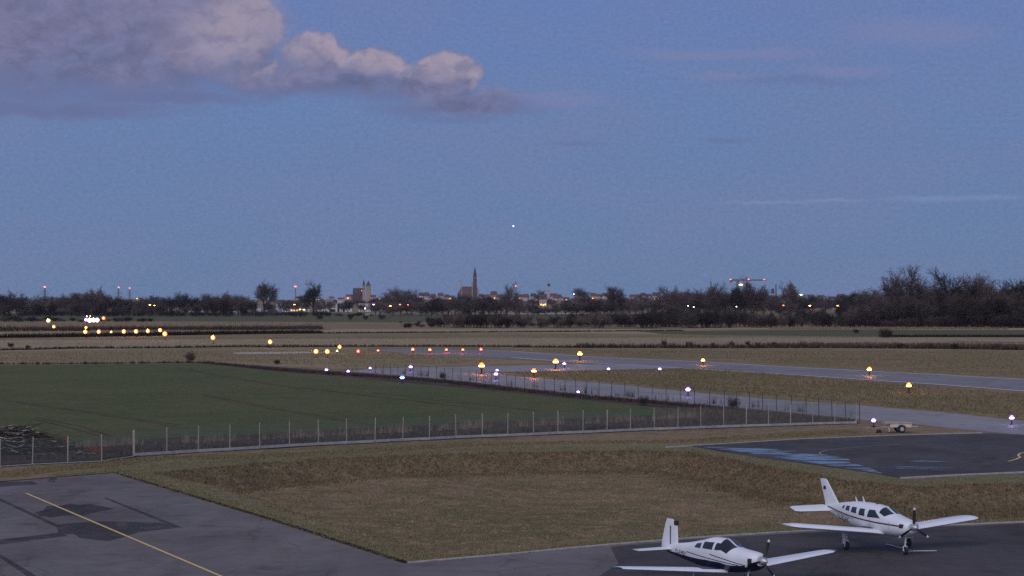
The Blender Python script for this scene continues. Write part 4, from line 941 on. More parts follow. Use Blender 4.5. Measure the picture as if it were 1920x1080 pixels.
# twin towered church
D = 3700; X = (686-960)/FP*D; z0 = TZ(X, D)
c2 = empty('twin_tower_church', (X, D, z0), 0, 'pale stone church with two pointed dark roofed towers on the skyline left of the spire', 'church')
for cx, w, ye, yt in ((-4.2, 4.6, 534, 523.0), (5.0, 9.0, 535.5, 526)):
    tw = MB().box(cx-w/2, cx+w/2, -w/2, w/2, -2, Hn(ye)).build('tower', 'brick_pale', c2)
    MB().pyramid(w+.5, Hn(ye)+.01, Hn(yt), (cx, 0)).pyramid(w*.45, Hn(yt+6), Hn(yt-.5), (cx, 0)).build('tower_roof', 'slate', tw)
    for z in (Hn(ye+2.5), Hn(ye+7)):
        for k in (-.22, .22): MB().box(cx+k*w-.5, cx+k*w+.5, -w/2-.1, -w/2-.01, z-1.4, z+.8).build('window', 'window_dark', tw)
nv = MB().box(-26, -6, 4, 17, -2, Hn(550)).build('nave', 'brick_tower', c2); MB().gable(20, 13, Hn(550)+.01, Hn(540.2), .5, (-16, 10.5)).build('nave_roof', 'slate', c2)
MB().pyramid(1.8, Hn(541), Hn(537), (-16, 10.5)).build('ridge_turret', 'slate', c2)
for i in range(5): MB().box(-24+i*3.7, -22.8+i*3.7, 3.85, 3.98, 2, Hn(552)).build('window', 'window_dark', nv)
# onion domed tower
D = 4000; X = (1029-960)/FP*D; z0 = TZ(X, D)
c3 = empty('onion_dome_church', (X, D, z0), 0, 'slim pale tower with a dark onion dome above the yellow lit house', 'church')
tw = MB().box(-2.3, 2.3, -2.3, 2.3, -2, Hn(536.5)).build('tower', 'rose_wall', c3)
for z in (Hn(540), Hn(546)): MB().box(-.5, .5, -2.42, -2.31, z-1.2, z+1.2).build('window', 'window_dark', tw)
finish(MB().lathe([(2.5, Hn(536.5)), (3.1, Hn(535)), (3.0, Hn(533.6)), (1.8, Hn(532.4)), (.7, Hn(531.6)), (.3, Hn(530)), (.1, Hn(529))], n=12).build('onion_dome', 'slate', tw))
MB().box(3, 18, -5, 5, -2, Hn(556)).build('nave', 'rose_wall', c3); MB().gable(15, 10, Hn(556)+.01, Hn(550), .5, (10.5, 0)).build('nave_roof', 'red_roof', c3)
# flood lit houses
fl = house(1018, 3300, 551.5, 13, 9, 'rose_wall', 'dark_roof', 'floodlit_house', 'house with a strongly yellow floodlit front below the onion domed tower', cat='building')
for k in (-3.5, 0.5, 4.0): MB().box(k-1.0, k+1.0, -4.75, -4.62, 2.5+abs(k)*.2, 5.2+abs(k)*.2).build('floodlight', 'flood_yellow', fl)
fl = house(1080, 3600, 546.5, 9, 9, 'rose_wall', 'dark_roof', 'floodlit_house', 'narrow gabled house with a yellow lit front right of the onion domed tower', cat='building', axis='y')
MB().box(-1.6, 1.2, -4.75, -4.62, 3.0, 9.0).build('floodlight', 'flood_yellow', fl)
fl = house(1231, 3800, 548, 16, 9, 'rose_wall', 'dark_roof', 'floodlit_house', 'house with small pinkish white lights midway to the tower crane', cat='building')
for k in (-4, 2.5): MB().box(k-.7, k+.7, -4.75, -4.62, 3.6, 6.0).build('lamp', 'lamp_white', fl)

# masts, cranes, chimney, pylons
def lattice(m, a, b, w0, w1, n, r=.12):
    a = Vector(a); b = Vector(b); d = (b-a).normalized(); u = d.orthogonal().normalized(); v = d.cross(u); P = []
    for i in range(n+1):
        t = i/n; c = a+(b-a)*t; w = (w0+(w1-w0)*t)/2; P.append([c+u*w+v*w, c-u*w+v*w, c-u*w-v*w, c+u*w-v*w])
    for i in range(n):
        for k in range(4):
            m.tube(P[i][k], P[i+1][k], r, n=4, cap=False); m.tube(P[i][k], P[i+1][(k+1) % 4], r*.7, n=3, cap=False); m.tube(P[i][k], P[i][(k+1) % 4], r*.7, n=3, cap=False)
    return m
def pylon(x, D, ytop, arms, name, lab):
    X = (x-960)/FP*D; z0 = TZ(X, D); r = empty(name, (X, D, z0), 0, lab, 'pylon'); h = ZY(ytop, D)-z0
    lattice(MB(), (0, 0, -1), (0, 0, h), 5, 1.0, 10, .2).build('mast', 'steel_far', r)
    for y, w in arms:
        z = ZY(y, D)-z0; m = MB()
        for s in (-1, 1): m.tube((0, -.5, z), (s*w, 0, z), .26, .2, 4).tube((0, 0, z+2.0), (s*w, 0, z), .2, .16, 4).tube((s*w, 0, z), (s*w, 0, z-2), .12, .12, 4)
        m.build('cross_arm', 'steel_far', r)
    return r
pylon(84, 2700, 541, ((547, 5.5), (552.5, 8.5), (557.5, 7)), 'power_pylon', 'grey lattice power pylon with three cross arms under the far left red light')
pylon(222, 2900, 541.5, ((551, 7), (556, 6)), 'power_pylon', 'lattice power pylon under the left of the two small red lights')
pylon(243, 3500, 542.5, ((552, 5),), 'power_pylon', 'faint thin lattice pylon under the right of the two small red lights')
def mast(x, D, ytop, name, lab, cat, w=1.0, mat='steel_far'):
    X = (x-960)/FP*D; z0 = TZ(X, D); r = empty(name, (X, D, z0), 0, lab, cat); h = ZY(ytop, D)-z0
    lattice(MB(), (0, 0, -1), (0, 0, h), w, w*.7, 12, .12).build('mast', mat, r); return r, h
mast(554, 3200, 541, 'radio_mast', 'thin lattice mast carrying the red beacon above the lit hall', 'mast', 1.6)
r, h = mast(967, 3800, 540.5, 'radio_mast', 'stout mast carrying the orange red beacon right of the tall spire', 'mast', 4.0)
MB().box(-3, 3, -3, 3, -1, ZY(549, 3800)-TZ((967-960)/FP*3800, 3800)).build('base_house', 'brick_tower', r)
def crane(x, D, ytop, xl, xr, name, lab, w, mat, rad=.16):
    X = (x-960)/FP*D; z0 = TZ(X, D); r = empty(name, (X, D, z0), 0, lab, 'crane'); h = ZY(ytop, D)-z0; a = (xl-x)/FP*D; b = (xr-x)/FP*D
    lattice(MB(), (0, 0, -1), (0, 0, h), w, w, 14, rad).build('mast', mat, r)
    lattice(MB(), (0, 0, h+.6), (b, 0, h+.6), w*.7, w*.35, 16, rad*.8).build('jib', mat, r)
    lattice(MB(), (0, 0, h+.6), (a, 0, h+.6), w*.7, w*.6, 5, rad).build('counter_jib', mat, r)
    MB().box(a-.2, a+2.4, -.9, .9, h-2.2, h+.5).build('counterweight', 'concrete' if a > 0 else mat, r)
    MB().tube((0, 0, h), (0, 0, h+3.0), .25, .1, 4).tube((0, 0, h+3), (b*.6, 0, h+1), .06, n=3).tube((0, 0, h+3), (a*.8, 0, h+1), .06, n=3).build('tower_head', mat, r)
    MB().box(.4, 1.8, -1.6, -.4, h-2.0, h).build('cab', mat, r)
    return r
crane(1383, 2300, 526, 1369, 1437, 'tower_crane', 'dark tower crane with a long jib and three red lights above the bare trees', 2.0, 'steel_far', .2)
crane(865, 4300, 527, 858, 869, 'tower_crane', 'small pinkish distant crane just left of the tall spire church', 1.6, 'rose_wall', .2)
def chimney(x, D, yt, w, lab, mat='slate'):
    X = (x-960)/FP*D; z0 = TZ(X, D); r = empty('chimney', (X, D, z0), 0, lab, 'chimney'); h = ZY(yt, D)-z0
    MB().tube((0, 0, -1), (0, 0, h), w*.6, w*.42, 12).build('shaft', mat, r); MB().lathe([(w*.5, h-1.2), (w*.5, h+.01)], n=12).build('rim', mat, r)
chimney(1455, 3500, 533, 2.2, 'tall dark factory chimney right of the tower crane')
c4_ = house(1449, 3900, 541, 5, 5, 'rose_wall', 'dark_roof', 'church_tower', 'small pointed church tower just left of the chimney', cat='church'); 

# red, orange and white lights of the town
for x, y, D, E, s, n, lab, cat in (
    (84,538.3,2700,E_PK,1.9,'warning_light','red warning light on top of the far left pylon','warning light'),
    (222.5,539,2900,E_PK,1.5,'warning_light','left of the two small pink red lights in the sky','warning light'),
    (243,540.3,3500,E_PK,1.6,'warning_light','right of the two small pink red lights in the sky','warning light'),
    (554,537.5,3200,E_RD,2.5,'warning_light','large red beacon between the two vase shaped trees','warning light'),
    (967,536.8,3800,E_RO,2.6,'warning_light','orange red beacon on the mast right of the tall spire','warning light'),
    (1370,524.3,2300,E_RD,1.2,'warning_light','red light at the counter jib end of the tower crane','warning light'),
    (1403.5,524,2300,E_RD,1.3,'warning_light','red light in the middle of the tower crane jib','warning light'),
    (1433,524.3,2300,E_RD,1.2,'warning_light','red light at the far tip of the tower crane jib','warning light'),
    (1389,534.2,2290,E_OR,2.6,'work_light','amber work light on the mast of the tower crane','work light'),
    (281,572,1450,E_YE,1.1,'street_light','yellow street light left of the long white sheds','street light'),
    (289.5,573,1450,E_LW,.9,'street_light','dim rose street light right of the yellow one','street light'),
    (552,571.3,1450,E_AM,1.0,'street_light','amber street light above the lit hall','street light'),
    (563,580.3,1450,E_YE,1.0,'street_light','left of the two yellow lights before the lit hall','street light'),
    (569.5,580.6,1450,E_YE,1.0,'street_light','right of the two yellow lights before the lit hall','street light'),
    (700.5,571.3,1400,E_VI,1.1,'street_light','violet street light below the twin towered church','street light'),
    (684.5,578.5,1400,E_WH,.9,'street_light','white street light below the violet one','street light'),
    (732,573.8,1400,E_AM,1.1,'street_light','left of the amber lights between the two churches','street light'),
    (750,571.2,1400,E_RO,1.1,'street_light','middle reddish light between the two churches','street light'),
    (765,571.8,1400,E_RO,.8,'street_light','weak reddish light right of the middle one between the churches','street light'),
    (678,545,3650,E_PK,1.0,'street_light','pink light at the foot of the twin towers','street light'),
    (1290,573.5,1050,E_WH,.45,'street_light','left of two tiny white lights in the trees left of the crane','street light'),
    (1300.5,576,1050,E_WH,.5,'street_light','right of two tiny white lights in the trees left of the crane','street light'),
    (1381,575,1050,E_WH,.5,'street_light','tiny white light in the trees straight below the crane mast','street light'),
    (1469,572.8,1180,E_RO,.9,'street_light','leftmost orange street lamp right of the chimney','street light'),
    (1518.5,573.5,1180,E_OR,1.15,'street_light','middle orange street lamp before the dark bush','street light'),
    (1571,573.3,1180,E_OR,1.1,'street_light','rightmost orange street lamp at the edge of the wood','street light'),
    (1502,553,3000,E_LW,2.2,'street_light','slim pale lit gable light above the middle orange street lamp','street light'),
    (1076,551.5,3500,E_WH,1.1,'street_light','white light at the yellow lit narrow gable','street light')):
    lamp(x, y, 'far', E, s*.9*(.75 if D < 1500 else 1), n, lab, None, D, cat)
st = MB().lathe([(5.5*math.cos(a), 5.5*math.sin(a)) for a in np.linspace(-1.5, 1.5, 9)], n=12).build('evening_star', 'planet_glow')
st.location = (((962.5-960)/FP)*14000, 14000, ZY(424, 14000)); tag(st, 'single bright white star alone in the blue sky above the onion domed tower', 'star')

# ------------------------------------------------------------------ bare trees and bushes
def bare_tree(seed, H, spread, trunk_h, stems=1, dens=1.0, tw=.05, up=.5):
    """returns trunk mesh data and crown mesh data for a leafless tree H metres high"""
    R = random.Random(seed); T = MB(); C = MB()
    def seg(m, a, b, r0, r1, n): m.tube(a, b, r0, r1, n, False)
    def rdir(d, ang):
        u = d.orthogonal().normalized(); v = d.cross(u); t = R.uniform(0, 2*PI); return (d*math.cos(ang)+(u*math.cos(t)+v*math.sin(t))*math.sin(ang)).normalized()
    def grow(p, d, L, r, lev):
        n = 3 if lev < 3 else 2; q = p; dd = d; pts = [(q, r)]
        for i in range(n):
            dd = (dd+Vector((R.uniform(-.22, .22), R.uniform(-.22, .22), R.uniform(-.05, .22) if lev < 3 else R.uniform(-.15, .15)))).normalized()
            q2 = q+dd*L/n; r2 = r*(1-.55*(i+1)/n)
            seg(T if lev <= 1 else C, q, q2, r*(1-.55*i/n), r2, 5 if lev <= 1 else 3); q = q2; pts.append((q, r2))
        if lev >= 4:
            for k in range(3):
                t = rdir(dd, R.uniform(.2, .8)); a = p+(q-p)*R.uniform(.2, 1); e = a+t*L*R.uniform(.4, .8); s_ = t.orthogonal().normalized()*tw*.5
                C.add([a-s_, a+s_, e], [(0, 1, 2)])
            return
        nb = {0: 0, 1: int(5*dens), 2: int(5*dens), 3: int(4*dens)}[lev]
        for k in range(max(nb, 2)):
            f = .25+.75*(k+R.random())/max(nb, 2); i = min(int(f*n), n-1); a = pts[i][0]+(pts[i+1][0]-pts[i][0])*(f*n-i)
            nd = rdir(d, R.uniform(.4, .95)); nd = (nd+Vector((0, 0, up*(.5 if lev < 3 else .15)))).normalized()
            grow(a, nd, L*R.uniform(.45, .72), max(pts[i][1]*.5, tw*.45), lev+1)
    for s in range(stems):
        if stems == 1:
            p0 = Vector((0, 0, -.3)); top = Vector((R.uniform(-.3, .3), R.uniform(-.3, .3), trunk_h)); r0 = H*.018+.05
            seg(T, p0, top*.5, r0*1.3, r0, 7); seg(T, top*.5, top, r0, r0*.85, 7)
            nl = R.randint(5, 7)
            for k in range(nl):
                a = 2*PI*(k+R.random()*.7)/nl; e = R.uniform(.25, .95) if k else .1; d = Vector((math.cos(a)*math.sin(e)*spread, math.sin(a)*math.sin(e)*spread, math.cos(e))).normalized()
                grow(top*R.uniform(.75, 1), d, (H-trunk_h)*R.uniform(.42, .62), r0*.55, 1)
        else:
            a = R.uniform(0, 2*PI); rr = R.uniform(0, spread*H*.35); e = R.uniform(0, .6)
            grow(Vector((math.cos(a)*rr, math.sin(a)*rr, -.2)), Vector((math.cos(a)*math.sin(e), math.sin(a)*math.sin(e), math.cos(e))).normalized(), H*R.uniform(.4, .6), .06, 2 if stems > 3 else 1)
    # scale to exactly H high
    zt = sorted(v[2] for v in C.v)[int(len(C.v)*.985)]; k = H/zt
    for m in (T, C): m.v = [(v[0]*k, v[1]*k, v[2]*k) for v in m.v]
    return T, C
PROTO = {}
def proto(kind):
    if kind in PROTO: return PROTO[kind]
    fam, i = kind
    if fam == 'tree': T, C = bare_tree(100+i, 10, random.Random(i).uniform(1.0, 1.5), random.Random(i+9).uniform(.9, 1.6), 1, 1.5, .085, .35)
    elif fam == 'fine': T, C = bare_tree(200+i, 10, 1.4, 2.0, 1, 1.5, .055, .4)
    elif fam == 'vase': T, C = bare_tree(300+i, 10, 1.15, 3.0, 1, 1.5, .065, .55)
    elif fam == 'bush': T, C = bare_tree(400+i, 5, 1.2, 0, 20, 1.25, .07)
    elif fam == 'slim': T, C = bare_tree(500+i, 10, .55, 1.5, 1, 1.2, .07, 1.0)
    mats = ('twigs', 'twigs_dark', 'twigs_pale', 'twigs')
    PROTO[kind] = (T.mesh('trunk', 'bark') if T.v else None, C.mesh('crown', ('twigs_dark', 'twigs', 'twigs_dark', 'twigs_pale')[i % 4] if fam == 'bush' else mats[i % 4]), 5.0 if fam == 'bush' else 10.0)
    return PROTO[kind]
NTREE = [0]
def plant(kind, x, D, H, label, group, name='bare_tree', cat='tree', ws=1.0):
    t, c, h0 = proto(kind); X = (x-960)/FP*D; z = TZ(X, D); s = H/h0
    r = empty(name, (X, D, z-.05), random.uniform(0, 2*PI), label, cat, group)
    for nm, me in (('trunk' if name == 'bare_tree' else 'stems', t), ('crown' if name == 'bare_tree' else 'twigs', c)):
        if me is None: continue
        o = link(nm, me, r); o.scale = (s*ws, s*ws, s)
    NTREE[0] += 1
    return r
FAMS = ['tree', 'fine', 'vase', 'slim']
# the single trees anyone would point at
for x, D, yt, yb, k, ws, lab in (
    (495,1650,534,590,('vase',0),.95,'tall vase shaped bare tree standing alone left of the red beacon'),
    (588,1600,534,592,('vase',1),1.05,'tall vase shaped bare tree right of the red beacon'),
    (1700,930,505,612,('fine',0),.9,'tallest bare tree with open airy crown rising above the wood at right'),
    (1788,960,516,612,('fine',1),1.1,'wide crowned bare tree second from the right above the wood'),
    (1844,980,521,612,('fine',2),1.0,'round airy bare tree between the wide crowned tree and the right edge'),
    (1916,930,530,612,('tree',1),1.0,'dark bare tree cut by the right edge of the photo'),
    (1485,1900,533.5,585,('vase',2),.8,'round bare tree standing above the skyline right of the chimney'),
    (1153,1300,540,600,('vase',3),.85,'bare tree rising above the skyline midway between onion dome and crane'),
    (1265,1500,541,598,('tree',2),.9,'bare tree left of the crane with a broad flat crown'),
    (1310,1500,545,598,('fine',3),.9,'lower bare tree between the flat crowned one and the crane'),
    (1345,1400,536,600,('fine',4),1.0,'broad bare tree immediately left of the crane mast'),
    (1411,1400,534,600,('tree',4),.9,'dense bare tree right under the crane jib tip'),
    (1379,1400,541,600,('tree',5),.8,'bare tree straight behind the crane mast'),
    (952,1500,538,594,('tree',6),.75,'bare tree between tall spire and red beacon mast'),
    (876,1150,566,602,('vase',4),.9,'slender dark tree standing on the pale lane below the tall spire'),
    (1090,3700,541,590,('fine',5),1.2,'fine twigged tree beside the yellow lit gable'),
    (180,1750,546,590,('tree',7),.8,'highest dark bare tree behind the white lamp cluster'),
    (745,2600,543,575,('fine',6),1.6,'wide park tree on the skyline between the two churches'),
    (768,2650,545,575,('fine',7),1.5,'second wide park tree on the skyline between the two churches'),
    (1014,3500,546,594,('tree',0),1.1,'dark narrow tree above the yellow floodlit house'),
    (1338,1350,552,602,('slim',0),.7,'narrow dark tree left of the crane among broad crowns')):
    z = TZ((x-960)/FP*D, D); plant(k, x, D, ZY(yt, D)-z, lab, None, ws=ws)
def belt(xs, D, top, fams, grp, noun, name, cat, jd=60, jt=2.5, ws=(.8, 1.25), nv=8):
    for x in xs:
        d = D+random.uniform(-jd, jd); X = (x-960)/FP*d; z = TZ(X, d); H = max(ZY(interp(top, x)+random.uniform(-1.5, jt*2.6), d)-z, 1.6)
        k = (random.choice(fams), random.randrange(nv))
        plant(k, x, d, H, f'{noun}, {where(x)}', f'{grp}, {where(x)}', name, cat, random.uniform(*ws))
def xr(a, b, st, j=.45):
    x = a; out = []
    while x < b: out.append(x+random.uniform(-j, j)*st); x += st
    return out
TOPB = [(-60,553),(0,553),(30,552),(60,559),(100,556),(150,551),(180,549),(200,556),(240,557),(280,561),(320,555),(350,553),(380,556),(420,551),(445,552),(470,562),(540,562),(560,556),(620,560),(660,562),(690,568),(740,566),(800,562),(860,558),(900,560),(960,561),(990,563),(1003,575),(1034,575),(1046,567),(1070,566),(1092,564),(1100,561),(1200,561),(1260,553),(1330,548),(1420,546),(1450,562),(1530,560),(1600,553),(1640,548),(1700,545)]
belt(xr(-30, 480, 12.5), 1700, TOPB, ['tree', 'fine'], 'bare trees of the far belt', 'tall far belt tree', 'bare_tree', 'tree', 90, 2.5, (1.15, 1.6))
belt(xr(-30, 480, 22), 1500, [(p[0], p[1]+13) for p in TOPB], ['tree', 'tree'], 'lower trees before the far belt', 'shorter tree before the far belt', 'bare_tree', 'tree', 30)
belt(xr(-30, 285, 13), 1130, [(-60, 590), (120, 593), (290, 596)], ['bush'], 'dark bushes behind the reed bank', 'dark bush behind the reed bank', 'bare_bush', 'bush', 30, 3, (1.3, 2.0), 5)
belt(xr(-30, 700, 15), 1560, [(-60, 579), (300, 580), (700, 583)], ['bush'], 'undergrowth below the far belt', 'undergrowth bush below the far belt', 'bare_bush', 'bush', 40, 3, (1.5, 2.2), 5)
belt(xr(535, 1640, 21), 3450, [(0, 558), (540, 561), (700, 559), (860, 556), (960, 559), (1040, 560), (1120, 557), (1240, 556), (1500, 553), (1700, 552)], ['tree'], 'leafless trees in front of the town roofs', 'small distant tree before the town', 'bare_tree', 'tree', 120, 2, (1.5, 2.4))
belt(xr(480, 700, 16), 2050, [(p[0], p[1]+5) for p in TOPB], ['tree', 'fine'], 'bare trees of the far belt', 'tall far belt tree', 'bare_tree', 'tree', 60)
belt(xr(700, 1500, 12), 1650, TOPB, ['tree', 'fine'], 'bare trees of the far belt', 'tall far belt tree', 'bare_tree', 'tree', 120, 2.5, (1.15, 1.6))
belt(xr(1500, 1660, 13), 1900, TOPB, ['tree', 'fine'], 'bare trees of the far belt', 'tall far belt tree', 'bare_tree', 'tree', 120, 2.5, (1.15, 1.6))
TOPA = [(700,612),(760,607),(800,602),(840,590),(870,584),(900,590),(960,592),(1000,598),(1050,594),(1100,590),(1150,590),(1200,588),(1260,582),(1300,588),(1340,578),(1380,583),(1450,594),(1480,590),(1520,580),(1545,590),(1560,584),(1600,573),(1650,561),(1700,557),(1760,553),(1850,552),(1960,549)]
belt(xr(755, 1570, 13), 880, TOPA, ['bush'], 'bare bushes of the hedge beyond the meadow', 'dark leafless hedge bush', 'bare_bush', 'bush', 25, 2.5, (.9, 1.5), 5)
belt(xr(760, 1570, 19), 1000, [(p[0], p[1]-5) for p in TOPA], ['tree', 'bush'], 'taller growth behind the hedge', 'taller growth behind the hedge', 'bare_bush', 'bush', 30, 3, (.8, 1.2), 5)
belt(xr(1575, 1960, 12), 900, TOPA, ['tree', 'fine'], 'front trees of the wood at right', 'front tree of the wood', 'bare_tree', 'tree', 30, 5, (1.0, 1.4))
belt(xr(1585, 1960, 15), 1000, [(p[0], p[1]-7) for p in TOPA], ['tree', 'fine', 'tree'], 'back trees of the wood at right', 'back tree of the wood', 'bare_tree', 'tree', 40, 4, (1.1, 1.5))
belt(xr(1570, 1960, 14), 868, [(p[0], 598-(p[0]-1570)*.035) for p in ((1570, 0), (1960, 0))], ['bush'], 'undergrowth at the foot of the wood at right', 'undergrowth at the foot of the wood', 'bare_bush', 'bush', 12, 3, (1.2, 1.8), 5)
# small bushes on the open meadows
for x, yb, h, w, lab in ((1245,651,13,.8,'small dark bush alone on the meadow ditch left of the bush row'),(1291,652,12,1.1,'first dark bush of the ditch row beyond the runway'),(1334,652,9,1.6,'low spreading bush second in the ditch row'),(1369,652,12,1,'upright bush third in the ditch row'),(1404,652,12,.9,'upright bush fourth in the ditch row'),(1421,652,11,.9,'bush fifth in the ditch row'),
    (1452,652,11,1,'bush at the right of the close pair in the ditch row'),(1488,653,10,1.3,'broad low bush left of the large amber lamp pair'),(1503,653,13,1,'taller bush in the cluster above the left large amber lamp'),(1538,653,10,1.5,'low bush at the right end of that cluster'),(1690,654,10,1.6,'broad low ditch bush below the single meadow shrub'),(1745,654,9,1.4,'low ditch bush right of the broad low one'),(1790,655,11,1.5,'dark ditch bush near the right edge'),(1868,655,12,1.6,'last dark ditch bush before the right edge'),
    (1660,634,18,1.2,'single large purple brown shrub on the green strip at right'),(1605,626,9,1,'small shrub on the green strip left of the large one'),(600,600,10,1.0,'small round shrub on the far green field left'),(657,600,12,1.0,'dark shrub on the far green field'),(685,600,9,.9,'small dark shrub on the far green field'),(716,600,12,1.3,'dark dome shaped shrub on the far green field'),
    (358,680,20,1.1,'purple brown shrub at the far left corner of the green field'),(20,652,9,1.4,'low bush on the meadow at the left edge'),(52,655,8,1.3,'low bush right of the one at the left edge'),(520,684,9,1.3,'low bush left of the taxiway tip'),(1206,762,20,1.0,'thin bush before the taxiway above the fence'),(1376,770,26,.8,'thin purple bush standing against the pale taxiway'),(830,713,15,.5,'slim stalky bush standing against the taxiway at left')):
    g = G(x, yb); H = h*g.y/FP
    r = plant(('bush', int(x) % 5), x, g.y, H, lab, None, 'bare_bush', 'bush', .5*w+.25); r.location.z = .0
print('plants', NTREE[0], 'objects', len(bpy.data.objects))

# ------------------------------------------------------------------ haze
HAZE = True
if HAZE:
    hz = MB().box(-2600, 2600, -340, 6500, -4, 150).build('haze', 'concrete'); hz['kind'] = 'stuff'
    hm = bpy.data.materials.new('haze_air'); hm.use_nodes = True; nt = hm.node_tree; nt.nodes.clear(); out = nt.nodes.new('ShaderNodeOutputMaterial')
    v = nt.nodes.new('ShaderNodeVolumePrincipled'); v.inputs['Density'].default_value = .000025; v.inputs['Color'].default_value = (.8, .85, 1, 1); nt.links.new(v.outputs[0], out.inputs['Volume'])
    hz.data.materials.clear(); hz.data.materials.append(hm)

# ------------------------------------------------------------------ sky
w = bpy.data.worlds.new('World'); S.world = w; w.use_nodes = True; nt = w.node_tree; N = NB(nt); bg = nt.nodes['Background']
SUN_EL, SUN_AZ = -1.2, 197.0   # the sun has just set behind the camera
sk = N.n('ShaderNodeTexSky', sky_type='NISHITA', sun_disc=False, sun_elevation=math.radians(SUN_EL), sun_rotation=math.radians(SUN_AZ), dust_density=1.2, ozone_density=2.5)
dirv = N.n('ShaderNodeTexCoord').outputs['Generated']
sp = N.n('ShaderNodeSeparateXYZ', ins={0: dirv}); dx, dy, dz = sp.outputs
front = N.math('MAXIMUM', dy, .02)
u = N.math('MULTIPLY_ADD', N.math('DIVIDE', dx, front), 3500, 960); v = N.math('MULTIPLY_ADD', N.math('DIVIDE', dz, front), -3500, 566)
P2 = N.n('ShaderNodeCombineXYZ', ins={0: u, 1: v}).outputs[0]
def warp(P, sc, amp, seed):
    nz = N.n('ShaderNodeTexNoise', noise_dimensions='3D', ins={'Vector': N.n('ShaderNodeVectorMath', operation='ADD', ins={0: N.n('ShaderNodeVectorMath', operation='MULTIPLY', ins={0: P, 1: (sc, sc, sc)}).outputs[0], 1: (seed, seed*2, 0)}).outputs[0], 'Scale': 1.0, 'Detail': 6, 'Roughness': .6}).outputs[1]
    o = N.n('ShaderNodeVectorMath', operation='MULTIPLY_ADD', ins={0: nz, 1: (2*amp, 2*amp*.8, 0), 2: (-amp, -amp*.8, 0)}).outputs[0]
    return N.n('ShaderNodeVectorMath', operation='ADD', ins={0: P, 1: o}).outputs[0]
W1 = warp(warp(warp(P2, .010, 26, 3.1), .035, 12, 8.2), .11, 4.5, 5.5)
W2 = warp(warp(P2, .006, 40, 5.7), .03, 14, 1.2)
def ell(P, cx, cy, rx, ry, soft):
    q = N.n('ShaderNodeVectorMath', operation='MULTIPLY', ins={0: N.n('ShaderNodeVectorMath', operation='SUBTRACT', ins={0: P, 1: (cx, cy, 0)}).outputs[0], 1: (1/rx, 1/ry, 0)}).outputs[0]
    return N.maprange(N.n('ShaderNodeVectorMath', operation='LENGTH', ins={0: q}).outputs['Value'], 1+soft, 1-soft, 0, 1)
def union(L):
    o = L[0]
    for x in L[1:]: o = N.math('MAXIMUM', o, x)
    return o
elev = N.math('MAXIMUM', dz, 0.0)
skyA = N.n('ShaderNodeValToRGB'); cr = skyA.color_ramp; N.nt.links.new(elev, skyA.inputs[0])
SKY = [(0.0, (.126, .202, .358)), (.04, (.132, .213, .388)), (.10, (.134, .217, .425)), (.165, (.130, .210, .460)), (.4, (.155, .205, .39)), (1.0, (.17, .19, .33))]
cr.elements[0].position = 0; cr.elements[0].color = c4(SKY[0][1]); cr.elements[1].position = 1; cr.elements[1].color = c4(SKY[-1][1])
for p_, c_ in SKY[1:-1]: e = cr.elements.new(p_); e.color = c4(c_)
blot = N.noise(N.n('ShaderNodeVectorMath', operation='MULTIPLY', ins={0: P2, 1: (.0022, .006, 0)}).outputs[0], 1.0, 5, .6, .4)
sky = N.mix(N.maprange(blot, .32, .68, 0, .5), skyA.outputs[0], (.168, .208, .385, 1))
fleck = N.noise(N.n('ShaderNodeVectorMath', operation='MULTIPLY', ins={0: P2, 1: (.11, .16, 0)}).outputs[0], 1.0, 3, .8)
sky = N.n('ShaderNodeHueSaturation', ins={'Value': N.maprange(fleck, .3, .7, .90, 1.10, 'LINEAR'), 'Color': sky}).outputs[0]
# heavier grey violet cloud mass with billowing lit tops
def mass_at(P):
    return union([ell(P, 250, 45, 272, 112, .22), ell(P, 90, 40, 280, 110, .3), ell(P, 446, 52, 80, 76, .13), ell(P, 590, 112, 72, 50, .16), ell(P, 612, 92, 32, 30, .2), ell(P, 700, 132, 60, 44, .16), ell(P, 770, 150, 60, 34, .25), ell(P, 835, 142, 62, 46, .15), ell(P, 880, 190, 90, 24, .5), ell(P, 560, 140, 150, 34, .4)])
def up(P, dx_, dy_): return N.n('ShaderNodeVectorMath', operation='ADD', ins={0: P, 1: (dx_, dy_, 0)}).outputs[0]
mass = mass_at(W1); edge = N.math('SUBTRACT', mass, mass_at(up(W1, 14, -26)), clamp=True)
under = union([ell(W2, 120, 130, 330, 75, .45), ell(W2, 300, 182, 170, 14, .5), ell(W2, 90, 205, 240, 16, .6), ell(W2, 620, 155, 230, 26, .5), ell(W2, 860, 195, 130, 18, .7)])
lit = union([ell(W1, 452, 42, 68, 66, .55), ell(W1, 400, 70, 90, 55, .9), ell(W1, 590, 92, 66, 22, .7), ell(W1, 700, 112, 52, 22, .7), ell(W1, 832, 126, 64, 26, .6)])
lit = N.math('MAXIMUM', N.math('MULTIPLY', lit, .72), N.math('MULTIPLY', edge, .85))
lit = N.math('MULTIPLY', N.math('MULTIPLY', lit, N.maprange(u, 250, 430, .25, 1.0)), N.maprange(v, 185, 150, 0, 1))
shade = N.noise(N.n('ShaderNodeVectorMath', operation='MULTIPLY', ins={0: W2, 1: (.006, .016, 0)}).outputs[0], 1.0, 6, .62, .6)
puff = N.noise(N.n('ShaderNodeVectorMath', operation='MULTIPLY', ins={0: W1, 1: (.028, .034, 0)}).outputs[0], 1.0, 6, .6, .3)
greyc = N.mix(N.maprange(shade, .35, .68), (.135, .158, .295, 1), (.195, .190, .325, 1))
top_t = N.maprange(v, 150, 20, 0, .55)
greyc = N.mix(top_t, greyc, (.205, .188, .31, 1))
cl = N.mix(N.math('MULTIPLY', under, N.maprange(shade, .25, .55, .5, .95)), sky, (.137, .170, .335, 1))
